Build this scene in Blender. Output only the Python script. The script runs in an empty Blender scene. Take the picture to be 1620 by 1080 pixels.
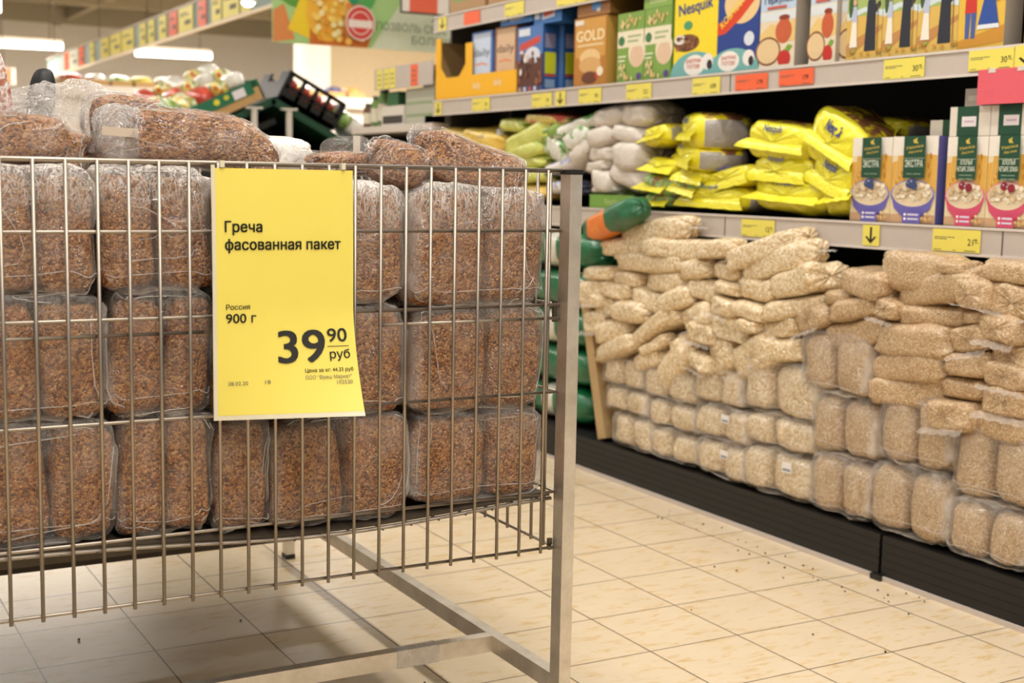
import bpy, math, random
from mathutils import Vector, Matrix, noise, Euler
from mathutils.geometry import interpolate_bezier, delaunay_2d_cdt
import numpy as np
C = bpy.context.scene.collection
sc = bpy.context.scene
PI = math.pi
# ---------------------------------------------------------------- camera, light, exposure
cam_data = bpy.data.cameras.new('camera')
cam = bpy.data.objects.new('camera', cam_data)
C.objects.link(cam)
cam_data.sensor_width = 36.0
cam_data.lens = 47.1
cam_data.clip_start = 0.05
_yaw, _pitch, _roll = 0.51133156, 0.11995928, 0.01839548
_f = Vector((math.sin(_yaw)*math.cos(_pitch), math.cos(_yaw)*math.cos(_pitch), -math.sin(_pitch)))
_r = Vector((math.cos(_yaw), -math.sin(_yaw), 0))
_u = _r.cross(_f)
_c, _s = math.cos(_roll), math.sin(_roll)
_R, _U = _r*_c + _u*_s, _u*_c - _r*_s
cam.matrix_world = Matrix(((_R.x, _U.x, -_f.x, 0), (_R.y, _U.y, -_f.y, 0), (_R.z, _U.z, -_f.z, 0.956), (0, 0, 0, 1)))
cam_data.dof.use_dof = True
cam_data.dof.focus_distance = 2.12
cam_data.dof.aperture_fstop = 5.6
sc.camera = cam
sc.view_settings.view_transform = 'Standard'
sc.view_settings.look = 'None'
sc.view_settings.gamma = 1.0
sc.view_settings.use_curve_mapping = False
sc.view_settings.exposure = -0.12
sc.cycles.max_bounces = 8
sc.cycles.diffuse_bounces = 3
sc.cycles.glossy_bounces = 3
sc.cycles.transmission_bounces = 4
sc.cycles.transparent_max_bounces = 20
sc.cycles.caustics_reflective = False
sc.cycles.caustics_refractive = False
world = bpy.data.worlds.new('hall_light')
sc.world = world
world.use_nodes = True
wt = world.node_tree
_g = wt.nodes.new('ShaderNodeTexCoord'); _sx = wt.nodes.new('ShaderNodeSeparateXYZ'); _rp = wt.nodes.new('ShaderNodeValToRGB')
wt.links.new(_g.outputs['Generated'], _sx.inputs[0]); wt.links.new(_sx.outputs[2], _rp.inputs[0]); wt.links.new(_rp.outputs[0], wt.nodes['Background'].inputs[0])
for _k, (_p, _v) in enumerate(((0.0, .36), (.55, 1.0))):
    _rp.color_ramp.elements[_k].position = _p; _rp.color_ramp.elements[_k].color = (_v, _v*.94, _v*.87, 1)
wt.nodes['Background'].inputs[1].default_value = 0.85
LAMP = (1.0, 0.945, 0.87)
def strip_light(x, y, z, sx, sy, watts):
    d = bpy.data.lights.new('ceiling_and_fill_light', 'AREA')
    d.shape = 'RECTANGLE'; d.size = sx; d.size_y = sy; d.energy = watts; d.color = LAMP
    o = bpy.data.objects.new('ceiling_and_fill_light', d); C.objects.link(o); o.location = (x, y, z)
strip_light(1.75, 2.6, 3.0, 0.16, 7.0, 84)
strip_light(0.45, 0.3, 3.0, 0.16, 3.2, 78)
strip_light(-1.3, 3.6, 3.0, 0.16, 6.0, 34)
strip_light(4.9, 8.5, 3.0, 0.3, 6.0, 190)
strip_light(0.6, 9.0, 3.0, 0.3, 6.0, 110)
strip_light(5.6, 10.4, 3.0, 3.5, 0.3, 210)  # added fill light, out of view, to brighten the cream wall
strip_light(4.2, 15.0, 3.1, 6.0, 0.3, 760)
# ---------------------------------------------------------------- materials
M = {}
def rgb(h):
    v = [int(h[i:i+2], 16)/255 for i in (0, 2, 4)]
    return tuple(c/12.92 if c <= .04045 else ((c+.055)/1.055)**2.4 for c in v)
class NT:
    def __init__(self, name):
        self.m = bpy.data.materials.new(name); self.m.use_nodes = True
        self.t = self.m.node_tree; self.t.nodes.clear()
        self.out = self.n('ShaderNodeOutputMaterial')
    def n(self, kind, **kw):
        x = self.t.nodes.new(kind)
        for k, v in kw.items(): setattr(x, k, v)
        return x
    def l(self, a, b): self.t.links.new(a, b)
    def math(self, op, a, b=None, clamp=False):
        x = self.n('ShaderNodeMath', operation=op); x.use_clamp = clamp
        for i, v in enumerate((a, b)):
            if v is None: continue
            if isinstance(v, (int, float)): x.inputs[i].default_value = v
            else: self.l(v, x.inputs[i])
        return x.outputs[0]
    def ramp(self, fac, stops, interp='LINEAR'):
        r = self.n('ShaderNodeValToRGB'); r.color_ramp.interpolation = interp
        e = r.color_ramp.elements
        while len(e) < len(stops): e.new(0.5)
        for k, (p, c) in enumerate(stops):
            e[k].position = p; e[k].color = (*c, 1) if len(c) == 3 else c
        self.l(fac, r.inputs[0]); return r.outputs[0]
    def noise(self, vec, scale, detail=2.0, rough=0.5, dist=0.0):
        x = self.n('ShaderNodeTexNoise'); x.inputs['Scale'].default_value = scale
        x.inputs['Detail'].default_value = detail; x.inputs['Roughness'].default_value = rough; x.inputs['Distortion'].default_value = dist
        if vec is not None: self.l(vec, x.inputs['Vector'])
        return x.outputs['Fac']
    def bump(self, h, strength, dist, normal=None):
        b = self.n('ShaderNodeBump'); b.inputs['Strength'].default_value = strength; b.inputs['Distance'].default_value = dist
        self.l(h, b.inputs['Height'])
        if normal is not None: self.l(normal, b.inputs['Normal'])
        return b.outputs[0]
    def pos(self): return self.n('ShaderNodeNewGeometry').outputs['Position']
    def obj(self): return self.n('ShaderNodeTexCoord').outputs['Object']
    def scale(self, v, s):
        x = self.n('ShaderNodeMapping'); x.inputs['Scale'].default_value = s; self.l(v, x.inputs[0]); return x.outputs[0]
    def bsdf(self, **kw):
        p = self.n('ShaderNodeBsdfPrincipled')
        for k, v in kw.items():
            s = p.inputs[k.replace('_', ' ')]
            if hasattr(v, 'links') or isinstance(v, bpy.types.NodeSocket): self.l(v, s)
            elif isinstance(v, tuple): s.default_value = (*v, 1) if len(v) == 3 else v
            else: s.default_value = v
        self.l(p.outputs[0], self.out.inputs[0]); return p
def plain(name, hexc, rough=0.5, metal=0.0, var=0.06, scale=30, coat=0.0, bump=0.0):
    """A surface of one colour with faint mottling."""
    k = NT(name); c = rgb(hexc)
    n = k.noise(k.obj(), scale, 3)
    col = k.ramp(n, [(.25, tuple(x*(1-var) for x in c)), (.75, tuple(min(1, x*(1+var)) for x in c))])
    kw = dict(Base_Color=col, Roughness=rough, Metallic=metal, Coat_Weight=coat, Coat_Roughness=.12)
    if bump: kw['Normal'] = k.bump(n, bump, .002)
    k.bsdf(**kw); M[name] = k.m; return k.m
def P(hexc):
    """Printed card stock of one colour."""
    key = 'print_'+hexc
    return M[key] if key in M else plain(key, hexc, .42, 0, .03, 60)
def glow(name, col, s):
    k = NT(name); e = k.n('ShaderNodeEmission'); e.inputs[0].default_value = (*col, 1); e.inputs[1].default_value = s
    k.l(e.outputs[0], k.out.inputs[0]); M[name] = k.m
def grain(name, stops, scale, coat, bump, wr=26, rough=.55, coatr=.16):
    """Loose grain seen through clinging plastic: cells of differing colour, with a wrinkled clear coat."""
    k = NT(name); p = k.pos()
    v = k.n('ShaderNodeTexVoronoi'); v.inputs['Scale'].default_value = scale; k.l(p, v.inputs['Vector'])
    sep = k.n('ShaderNodeSeparateColor'); k.l(v.outputs['Color'], sep.inputs[0])
    big = k.noise(p, scale*.12, 2)
    f = k.math('ADD', k.math('MULTIPLY', sep.outputs[0], .8), k.math('MULTIPLY', big, .2))
    col = k.ramp(f, stops)
    b = k.bump(v.outputs['Distance'], bump, .004); b.node.invert = True
    r = k.noise(k.scale(p, (1, 1, .45)), wr, 4, .6, 1.2)
    rid = k.math('ABSOLUTE', k.math('SUBTRACT', r, .5))
    cn = k.bump(rid, .8, .02)
    k.bsdf(Base_Color=col, Roughness=rough, Normal=b, Coat_Weight=coat, Coat_Roughness=coatr, Coat_Normal=cn)
    M[name] = k.m
grain('buckwheat', [(.1, rgb('5f381c')), (.35, rgb('96592c')), (.62, rgb('b87a41')), (.88, rgb('d29a5a')), (1, rgb('f6dcac'))], 300, .10, 1.0)
grain('oat_flakes', [(.1, rgb('c8a877')), (.4, rgb('dcc298')), (.7, rgb('ead6b2')), (1, rgb('f5e9d0'))], 150, .85, .5, 24, coatr=.1)
grain('wheat_grits', [(.1, rgb('a5825a')), (.4, rgb('bb9a70')), (.7, rgb('cbad86')), (1, rgb('e2cda9'))], 300, .85, .45, 24, coatr=.1)
def film(name, haze0, haze1, tint=(1, 1, 1), wr=34, rough=.09, spec=1.0, stretch=(1, 1, 1), gather_glint=0.0, base=.05, edge=0.0):
    """Thin clear polyethylene: mostly see-through, bright along its wrinkles, milky where it bunches, highlight streaks painted near its top."""
    k = NT(name); p = k.scale(k.obj(), stretch)
    r = k.noise(p, wr, 5, .62, 1.6)
    rid = k.math('ABSOLUTE', k.math('SUBTRACT', r, .5))
    nb = k.bump(rid, 1.0, .07)
    geo = k.n('ShaderNodeNewGeometry'); dt = k.n('ShaderNodeVectorMath', operation='DOT_PRODUCT')
    k.l(nb, dt.inputs[0]); k.l(geo.outputs['Incoming'], dt.inputs[1])
    fr = k.math('ADD', base, k.math('MULTIPLY', .45, k.math('POWER', k.math('SUBTRACT', 1.0, k.math('ABSOLUTE', dt.outputs['Value']), True), 5.0)))
    h = k.ramp(k.noise(k.obj(), 13, 4, .65, .8), [(.38, (haze0,)*3), (.68, (haze1,)*3)])
    if gather_glint:  # wrinkle highlights painted into the haze as white streaks near the top
        sz = k.n('ShaderNodeSeparateXYZ'); k.l(k.n('ShaderNodeTexCoord').outputs['Generated'], sz.inputs[0])
        up = k.ramp(sz.outputs[2], [(.55, (0, 0, 0)), (.95, (1, 1, 1))])
        sn = k.noise(k.scale(k.obj(), (1, 1, .28)), 60, 4, .7, 2.2)
        st = k.ramp(k.math('ABSOLUTE', k.math('SUBTRACT', sn, .5)), [(.0, (1, 1, 1)), (.055, (.12,)*3)])
        h = k.math('ADD', h, k.math('MULTIPLY', k.math('MULTIPLY', up, gather_glint), st), True)
    if edge:
        sx = k.n('ShaderNodeSeparateXYZ'); k.l(k.n('ShaderNodeTexCoord').outputs['Generated'], sx.inputs[0])
        ex = k.math('ABSOLUTE', k.math('SUBTRACT', sx.outputs[0], .5)); ez = k.math('ABSOLUTE', k.math('SUBTRACT', sx.outputs[2], .5))
        ee = k.ramp(k.math('ADD', k.math('MAXIMUM', ex, ez), k.math('MULTIPLY', k.math('SUBTRACT', k.noise(k.obj(), 20, 3), .5), .18)), [(.40, (0, 0, 0)), (.5, (edge,)*3)])
        h = k.math('MAXIMUM', h, ee)
    tr = k.n('ShaderNodeBsdfTransparent'); tr.inputs[0].default_value = (.985*tint[0], .985*tint[1], .985*tint[2], 1)
    df = k.n('ShaderNodeBsdfDiffuse'); df.inputs[0].default_value = (.97, .91, .84, 1)
    tl = k.n('ShaderNodeBsdfTranslucent'); tl.inputs[0].default_value = (.97, .91, .84, 1)
    m0 = k.n('ShaderNodeMixShader'); m0.inputs[0].default_value = .18; k.l(df.outputs[0], m0.inputs[1]); k.l(tl.outputs[0], m0.inputs[2])
    gl = k.n('ShaderNodeBsdfGlossy'); gl.inputs['Roughness'].default_value = rough; k.l(nb, gl.inputs['Normal'])
    m1 = k.n('ShaderNodeMixShader'); k.l(h, m1.inputs[0]); k.l(tr.outputs[0], m1.inputs[1]); k.l(m0.outputs[0], m1.inputs[2])
    m2 = k.n('ShaderNodeMixShader'); k.l(k.math('MULTIPLY', fr, spec, True), m2.inputs[0]); k.l(m1.outputs[0], m2.inputs[1]); k.l(gl.outputs[0], m2.inputs[2])
    k.l(m2.outputs[0], k.out.inputs[0]); M[name] = k.m
film('clear_film', .0, .14, wr=30, gather_glint=.25, base=.055, edge=.35)
film('crease', .45, .8, base=.15)  # whitish film for crease lines and painted highlight streaks
film('top_film', .0, .16, wr=30, gather_glint=.9, base=.07, edge=.4)
film('milky_film', .03, .36, wr=22, gather_glint=.3, base=.1)
film('loose_film', .0, .14, wr=30, base=.07)
film('pack_film', .0, .12, wr=22, gather_glint=.2, base=.025, edge=.55)
def steel():
    k = NT('steel'); o = k.obj()
    n = k.noise(k.scale(o, (60, 60, 3)), 8, 4)
    d = k.noise(o, 14, 5, .7)
    col = k.ramp(d, [(.3, rgb('c8bfb2')), (.7, rgb('e6dfd4'))])
    k.bsdf(Base_Color=col, Metallic=1.0, Roughness=k.math('ADD', k.math('MULTIPLY', n, .18), .36)); M['steel'] = k.m
steel()
plain('wire_chrome', 'a3988b', .42, 1.0, .05)
plain('dark_wire', '6f675c', .4, 1.0, .1)
plain('brown_bar', '5b5042', .55, .4)
plain('black_plastic', '15130f', .45)
def floor_mat():
    k = NT('floor_tiles'); p = k.pos()
    s = k.n('ShaderNodeSeparateXYZ'); k.l(p, s.inputs[0])
    T = .225
    def joint(ax, off):
        u = k.math('FRACT', k.math('DIVIDE', k.math('SUBTRACT', s.outputs[ax], off-20*T), T))
        return k.math('MINIMUM', u, k.math('SUBTRACT', 1.0, u))
    def tid(ax, off): return k.math('FLOOR', k.math('DIVIDE', k.math('SUBTRACT', s.outputs[ax], off-20*T), T))
    j = k.math('MINIMUM', joint(0, 2.2338), joint(1, 2.6226))
    line = k.math('LESS_THAN', j, .0068)
    cid = k.n('ShaderNodeCombineXYZ'); k.l(tid(0, 2.2338), cid.inputs[0]); k.l(tid(1, 2.6226), cid.inputs[1])
    wn = k.n('ShaderNodeTexWhiteNoise'); wn.noise_dimensions = '3D'; k.l(cid.outputs[0], wn.inputs[0])
    off = k.n('ShaderNodeVectorMath', operation='ADD'); k.l(p, off.inputs[0]); k.l(wn.outputs['Color'], off.inputs[1])
    n1 = k.noise(k.scale(off.outputs[0], (17, 52, 1)), 1.0, 4, .6, .5)
    n2 = k.noise(off.outputs[0], 9, 2)
    veins = k.ramp(n1, [(.53, rgb('dfccae')), (.60, rgb('dac29a')), (.71, rgb('cdac72'))])
    base = k.n('ShaderNodeMix', data_type='RGBA', blend_type='MULTIPLY'); base.inputs[0].default_value = .5
    k.l(veins, base.inputs[6]); k.l(k.ramp(n2, [(.3, (.9, .88, .85)), (.7, (1, 1, 1))]), base.inputs[7])
    mx = k.n('ShaderNodeMix', data_type='RGBA'); k.l(line, mx.inputs[0]); k.l(base.outputs[2], mx.inputs[6]); mx.inputs[7].default_value = (*rgb('4c3523'), 1)
    hb = k.math('SUBTRACT', 1.0, line)
    k.bsdf(Base_Color=mx.outputs[2], Roughness=.32, Normal=k.bump(hb, .3, .001), Specular_IOR_Level=.4); M['floor_tiles'] = k.m
floor_mat()
plain('plinth_black', '0d0c0b', .5, 0, .3, 20)
plain('back_black', '0c0b0a', .7)
plain('shelf_grey', '5d5750', .6)
plain('rail_grey', 'c3b7ad', .45, .0, .03)
plain('rail_lip', 'd8cdc3', .4, 0, .03)
plain('wall_grey', 'd6d2cc', .9)
plain('wall_cream', 'cbb896', .9)
plain('column_white', 'efe6d8', .8)
plain('ceiling_dark', '6f6858', .9)
plain('beam', '8d8471', .8)
plain('wood', 'b89a6c', .6, 0, .12, 12)
plain('card_kraft', 'b8945f', .8)
plain('tag_yellow', 'eadb62', .45, 0, .02)
plain('sign_yellow', 'e6d560', .38, 0, .015, 8, coat=.25)
plain('tag_orange', 'f2693f', .45, 0, .02)
plain('ink', '211f18', .6)
plain('ink_grey', '6b675a', .6)
glow('tube_glow', (1, .97, .92), 9)
def leaf(name, stops, scale=40, rough=.35, coat=.5):
    """Glossy printed pouch: patches of colour on plastic."""
    k = NT(name); o = k.obj()
    n = k.noise(o, scale, 3, .6, .5)
    w = k.noise(o, 24, 4, .6, 1.0)
    k.bsdf(Base_Color=k.ramp(n, stops), Roughness=rough, Coat_Weight=coat, Coat_Roughness=.1, Normal=k.bump(k.math('ABSOLUTE', k.math('SUBTRACT', w, .5)), .5, .02)); M[name] = k.m
leaf('foil_yellow', [(.3, rgb('e8da10')), (.7, rgb('f6ee3c'))], 12)
leaf('foil_print', [(.4, rgb('f0dc14')), (.46, rgb('6e4329')), (.6, rgb('8a5a3a')), (.66, rgb('f0dc14'))], 16)
leaf('foil_grey', [(.3, rgb('98908a')), (.7, rgb('b3aaa2'))], 20)
leaf('foil_green', [(.4, rgb('7fb256')), (.5, rgb('a9cf7c')), (.58, rgb('b3402c')), (.66, rgb('9cc46b'))], 22)
leaf('paper_pale', [(.3, rgb('c8bdb0')), (.7, rgb('e2d8cc'))], 14, .5, .2)
leaf('pouch_whitegreen', [(.42, rgb('dcd8cb')), (.52, rgb('e6e4da')), (.57, rgb('74a548')), (.66, rgb('4a8c3c'))], 22)
leaf('pouch_blue', [(.42, rgb('dcd5cf')), (.54, rgb('d9d2d0')), (.6, rgb('4d6fb8'))], 16)
leaf('pouch_lime', [(.4, rgb('c5c85a')), (.55, rgb('dbdc76')), (.66, rgb('9cb44a'))], 18)
leaf('pouch_green', [(.4, rgb('7d9c3f')), (.7, rgb('a3bb58'))], 18)
leaf('pouch_gold', [(.4, rgb('d9b042')), (.55, rgb('ecca5e')), (.66, rgb('a08a62'))], 14)
leaf('pouch_redyellow', [(.4, rgb('d8c04c')), (.5, rgb('e2d587')), (.56, rgb('c4452f'))], 20)
leaf('sack_green', [(.4, rgb('0a5a32')), (.65, rgb('0f7040'))], 10)
leaf('sack_orange', [(.4, rgb('e5761a')), (.65, rgb('f08d2c'))], 10)
leaf('pouch_brown', [(.36, rgb('8c4a30')), (.47, rgb('b9785c')), (.51, rgb('e6ddd6')), (.6, rgb('a5583c'))], 34)
leaf('produce_mixed', [(.36, rgb('c23b22')), (.44, rgb('e3cf4a')), (.52, rgb('e9e2cf')), (.58, rgb('5f9a45')), (.66, rgb('e28b33'))], 14)
leaf('produce_red', [(.4, rgb('b5301f')), (.6, rgb('d9533a'))], 14)
leaf('produce_green', [(.4, rgb('6f9a3c')), (.6, rgb('c7d79a'))], 14)
leaf('produce_white', [(.4, rgb('d8d2c4')), (.6, rgb('efebe2'))], 14)
# ---------------------------------------------------------------- mesh helpers
def link(o, parent=None):
    C.objects.link(o)
    if parent is not None: o.parent = parent
    return o
def tag(o, label=None, cat=None, group=None, kind=None):
    for k, v in (('label', label), ('category', cat), ('group', group), ('kind', kind)):
        if v: o[k] = v
    return o
def thing(name, loc, label, cat, group=None, rot=(0, 0, 0)):
    o = link(bpy.data.objects.new(name, None)); o.empty_display_size = .02
    o.location = loc; o.rotation_euler = rot
    return tag(o, label, cat, group)
def part(name, mesh, parent=None, loc=(0, 0, 0), rot=(0, 0, 0), scale=(1, 1, 1)):
    o = link(bpy.data.objects.new(name, mesh), parent); o.location = loc; o.rotation_euler = rot; o.scale = scale
    return o
def copy_tree(o, parent=None):
    c = o.copy(); C.objects.link(c); c.parent = parent
    for ch in list(o.children): copy_tree(ch, c)
    return c
class MB:
    def __init__(self): self.v, self.f, self.mi, self.m, self.sm = [], [], [], [], []
    def mat(self, m):
        if m not in self.m: self.m.append(m)
        return self.m.index(m)
    def add(self, vs, fs, m, smooth=False):
        b = len(self.v); self.v += [tuple(x) for x in vs]; i = self.mat(m)
        for f in fs: self.f.append([b+q for q in f]); self.mi.append(i); self.sm.append(smooth)
        return self
    def box(self, lo, hi, m, rot=None, about=None):
        x0, y0, z0 = lo; x1, y1, z1 = hi
        vs = [(x0,y0,z0),(x1,y0,z0),(x1,y1,z0),(x0,y1,z0),(x0,y0,z1),(x1,y0,z1),(x1,y1,z1),(x0,y1,z1)]
        if rot is not None:
            c = Vector(about or ((x0+x1)/2, (y0+y1)/2, (z0+z1)/2)); R = Euler(rot).to_matrix()
            vs = [c + R @ (Vector(q)-c) for q in vs]
        return self.add(vs, [(3,2,1,0),(4,5,6,7),(0,1,5,4),(1,2,6,5),(2,3,7,6),(3,0,4,7)], m)
    def tube(self, pts, r, m, n=8):
        pts = [Vector(p) for p in pts]; vs, fs = [], []
        for i, p in enumerate(pts):
            d = (pts[min(i+1, len(pts)-1)] - pts[max(i-1, 0)]).normalized()
            a = d.cross(Vector((0, 0, 1)) if abs(d.z) < .9 else Vector((1, 0, 0))).normalized(); b = d.cross(a)
            for j in range(n):
                t = 2*PI*j/n; vs.append(p + a*(r*math.cos(t)) + b*(r*math.sin(t)))
        for i in range(len(pts)-1):
            for j in range(n): fs.append((i*n+j, i*n+(j+1) % n, (i+1)*n+(j+1) % n, (i+1)*n+j))
        fs.append(tuple(range(n))[::-1]); fs.append(tuple(range((len(pts)-1)*n, len(pts)*n)))
        return self.add(vs, fs, m, True)
    def lathe(self, prof, m, n=20, c=(0, 0, 0)):
        vs, fs = [], []
        for r, z in prof:
            for j in range(n): t = 2*PI*j/n; vs.append((c[0]+r*math.cos(t), c[1]+r*math.sin(t), c[2]+z))
        for i in range(len(prof)-1):
            for j in range(n): fs.append((i*n+j, i*n+(j+1) % n, (i+1)*n+(j+1) % n, (i+1)*n+j))
        return self.add(vs, fs, m, True)
    def poly(self, pts, y, m):
        return self.add([(p[0], y, p[1]) for p in pts], [tuple(range(len(pts)))], m)
    def ell(self, cx, cy, rx, ry, y, m, n=28):
        return self.poly([(cx+rx*math.cos(2*PI*k/n), cy+ry*math.sin(2*PI*k/n)) for k in range(n)], y, m)
    def mesh(self, name):
        me = bpy.data.meshes.new(name); me.from_pydata(self.v, [], self.f)
        for m in self.m: me.materials.append(m if not isinstance(m, str) else M[m])
        me.polygons.foreach_set('material_index', self.mi); me.polygons.foreach_set('use_smooth', self.sm)
        me.update(); return me
_tc = {}
def glyphs(s, bold=0.0):
    bold = 0.0
    """Flat outline geometry of a line of text: (verts, faces, width), cap height about 0.73."""
    if (s, bold) not in _tc:
        cu = bpy.data.curves.new('lettering', 'FONT'); cu.body = s; cu.resolution_u = 3
        o = bpy.data.objects.new('lettering', cu); C.objects.link(o); bpy.context.view_layer.update()
        dg = bpy.context.evaluated_depsgraph_get(); cv = o.evaluated_get(dg).to_curve(dg)
        loops = []
        for sp in cv.splines:
            bp = sp.bezier_points; lp = []
            for a in range(len(bp)):
                p, q = bp[a], bp[(a+1) % len(bp)]
                if (p.handle_right-p.co).length + (q.handle_left-q.co).length < 1e-5 or abs((q.co-p.co).normalized().dot((p.handle_right-p.co).normalized() if (p.handle_right-p.co).length > 1e-6 else (q.co-p.co).normalized())) > .9999 and abs((q.co-p.co).normalized().dot((q.co-q.handle_left).normalized() if (q.co-q.handle_left).length > 1e-6 else (q.co-p.co).normalized())) > .9999: lp.append((p.co.x, p.co.y))
                else: lp += [(w.x, w.y) for w in interpolate_bezier(p.co, p.handle_right, q.handle_left, q.co, 5)[:-1]]
            if len(lp) > 2: loops.append(lp)
        pts = [Vector(p) for l in loops for p in l]; ed = []; b = 0
        for l in loops: ed += [(b+a, b+(a+1) % len(l)) for a in range(len(l))]; b += len(l)
        vs, fs = [], []
        if pts:
            cv_, _, cf_, _, _, _ = delaunay_2d_cdt(pts, ed, [], 0, 1e-5)
            vs = [(p.x, p.y) for p in cv_]
            tri = np.array([f for f in cf_ if len(f) == 3]); P2 = np.array(vs)
            ce = P2[tri].mean(axis=1); wn = np.zeros(len(tri))
            A_ = np.array([pts[e[0]] for e in ed]); B_ = np.array([pts[e[1]] for e in ed])
            for k_, (px, py) in enumerate(ce):
                up = (A_[:, 1] <= py) & (B_[:, 1] > py); dn = (A_[:, 1] > py) & (B_[:, 1] <= py)
                lf = (B_[:, 0]-A_[:, 0])*(py-A_[:, 1]) - (px-A_[:, 0])*(B_[:, 1]-A_[:, 1])
                wn[k_] = np.sum(up & (lf > 0)) - np.sum(dn & (lf < 0))
            for t_ in tri[wn != 0]:
                (ax, ay), (bx, by), (cx, cy) = P2[t_]; d = (bx-ax)*(cy-ay)-(cx-ax)*(by-ay)
                if abs(d) > 1e-10: fs.append(tuple(int(q) for q in (t_ if d > 0 else t_[::-1])))
        bpy.data.objects.remove(o); bpy.data.curves.remove(cu)
        x0 = min([v[0] for v in vs], default=0); x1 = max([v[0] for v in vs], default=1)
        _tc[(s, bold)] = ([(v[0]-x0, v[1]) for v in vs], fs, x1-x0)
    return _tc[(s, bold)]
def write(mb, s, x, z, size, m, y=-.0006, align='l', bold=0.0, width=None, rot=0.0, fn=None):
    """Adds the text s to mb in the local x-z plane; size is the cap height, width squeezes the line to fit."""
    vs, fs, w = glyphs(s, bold); k = size/.73
    sx = width/w if width else k
    ww = w*sx; ox = {'l': 0, 'c': -ww/2, 'r': -ww}[align]
    ca, sa = math.cos(rot), math.sin(rot); out = []
    for a, b in vs:
        p, q = a*sx+ox, b*k
        p, q = x+p*ca-q*sa, z+p*sa+q*ca
        out.append((p, q))
    e = bold*size*.8
    for dx, dz in (((-e, -e*.5), (e, -e*.5), (-e, e*.5), (e, e*.5), (0, 0)) if bold > .004 else ((0, 0),)):
        y -= .00003
        mb.add([fn(p+dx, q+dz, y) if fn else (p+dx, y, q+dz) for p, q in out], fs, m)
def sgp(c, e): return math.copysign(abs(c)**e, c)
def super_box(w, d, h, e1, e2, seed, amp=.004, freq=14, nu=36, nv=22, axis='z', m='buckwheat', pleat=0.0, pinch=0.0, taper=0.0, ridge=0.0, lean=0.0):
    """A soft filled bag: a rounded box closed at both ends of its axis, lumpy, optionally pleated towards the ends."""
    mb = MB(); vs, fs = [], []; so = Vector((seed*7.13, seed*3.71, seed*5.37))
    for i in range(nv+1):
        v = -PI/2 + PI*i/nv
        # denser rows near the ends
        cv, sv = sgp(math.cos(v), e1), sgp(math.sin(v), e1)
        for j in range(nu):
            u = 2*PI*j/nu
            x = w/2*cv*sgp(math.cos(u), e2); y = d/2*cv*sgp(math.sin(u), e2); z = h/2*sv
            p = Vector((x, y, z)); t = z/(h/2)
            n = p.normalized() if p.length > 1e-6 else Vector((0, 0, 1))
            k = amp*noise.noise(p*freq + so) + amp*.5*noise.noise(p*freq*2.3 + so)
            if ridge: k += ridge*(0.5-abs(noise.noise(p*freq*1.6 + so*2))*2)*(0.5+abs(t))
            if pleat: k += pleat*math.sin(u*9+seed)*abs(t)**3
            p = p + n*k
            if pinch: p.y *= 1-pinch*math.exp(-(p.x/(w*.07))**2)
            if taper: p.x *= 1-taper*t
            p.x += lean*t*h/2
            if axis == 'x': p = Vector((p.z, p.y, p.x))
            elif axis == 'y': p = Vector((p.x, p.z, p.y))
            vs.append(p)
    for i in range(nv):
        for j in range(nu): fs.append((i*nu+j, i*nu+(j+1) % nu, (i+1)*nu+(j+1) % nu, (i+1)*nu+j))
    if axis != 'z': fs = [f[::-1] for f in fs]
    mb.add(vs, fs, m, True); return mb
def fin(mb, end, length, width, seed, m, axis='x', fl=.0035):
    """The flat crimped tail of a bag, fluted and slightly curled; end is the signed position along the axis."""
    s = math.copysign(1, end); vs, fs = [], []; n = 12
    for i in range(4):
        t = i/3
        for j in range(n+1):
            a = (j/n-.5)*width*(1.0+.25*t)
            q = .35*length*t*math.sin(seed+t*2) + fl*math.sin(j*2.1+seed)*(.4+t)
            p = (end+s*length*(t-.25), a, q)
            vs.append(p if axis == 'x' else (a, p[0], q))
    for i in range(3):
        for j in range(n): fs.append((i*(n+1)+j, i*(n+1)+j+1, (i+1)*(n+1)+j+1, (i+1)*(n+1)+j))
    mb.add(vs, fs, m, True)
# ---------------------------------------------------------------- the setting
def struct(name, mb, parent=None): return tag(part(name, mb.mesh(name), parent), kind='structure')
struct('floor', MB().box((-5, -3, -.06), (9, 22.1, 0), 'floor_tiles'))
struct('ceiling', MB().box((-5, 5.5, 3.35), (9, 22.1, 3.45), 'ceiling_dark'))
struct('wall_back', MB().box((-5, 21.6, 0), (9, 21.8, 3.35), 'wall_grey'))
struct('wall_side', MB().box((5.05, 13.3, 0), (9, 13.5, 3.35), 'wall_cream').box((8.8, -3, 0), (9, 13.3, 3.35), 'wall_cream'))
struct('column', MB().box((4.84, 12.95, 0), (5.1, 13.3, 3.35), 'column_white'))
for k, (y, z) in enumerate(((15.5, 3.1), (18.2, 3.1), (20.6, 3.1))):
    struct('beam_%d' % (k+1), MB().box((-5, y, z), (8.7, y+.14, 3.35), 'beam'))
for k, x in enumerate((2.2, 4.0, 5.8)):
    struct('beam_%d' % (k+4), MB().box((x, 14, 3.16), (x+.1, 21.6, 3.35), 'beam'))
for loc, n, lab in (((2.55, 18, 2.525), .9, 'long white tube lamp hanging at the far left under the ceiling beams'), ((4.38, 18, 2.52), 1.0, 'long white tube lamp seen below the rail of price cards')):
    t = thing('tube_lamp', loc, lab, 'lamp', 'tube lamps far down the hall')
    part('tube', MB().tube([(0, 0, 0), (n, 0, .012)], .045, 'tube_glow', 12).mesh('tube'), t)
    part('housing', MB().box((0, -.04, .05), (n, .04, .09), 'column_white').mesh('housing'), t)
    for x in (.15, n-.15): part('hanger', MB().tube([(x, 0, .08), (x, 0, .83)], .006, 'dark_wire').mesh('hanger'), t)
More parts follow.
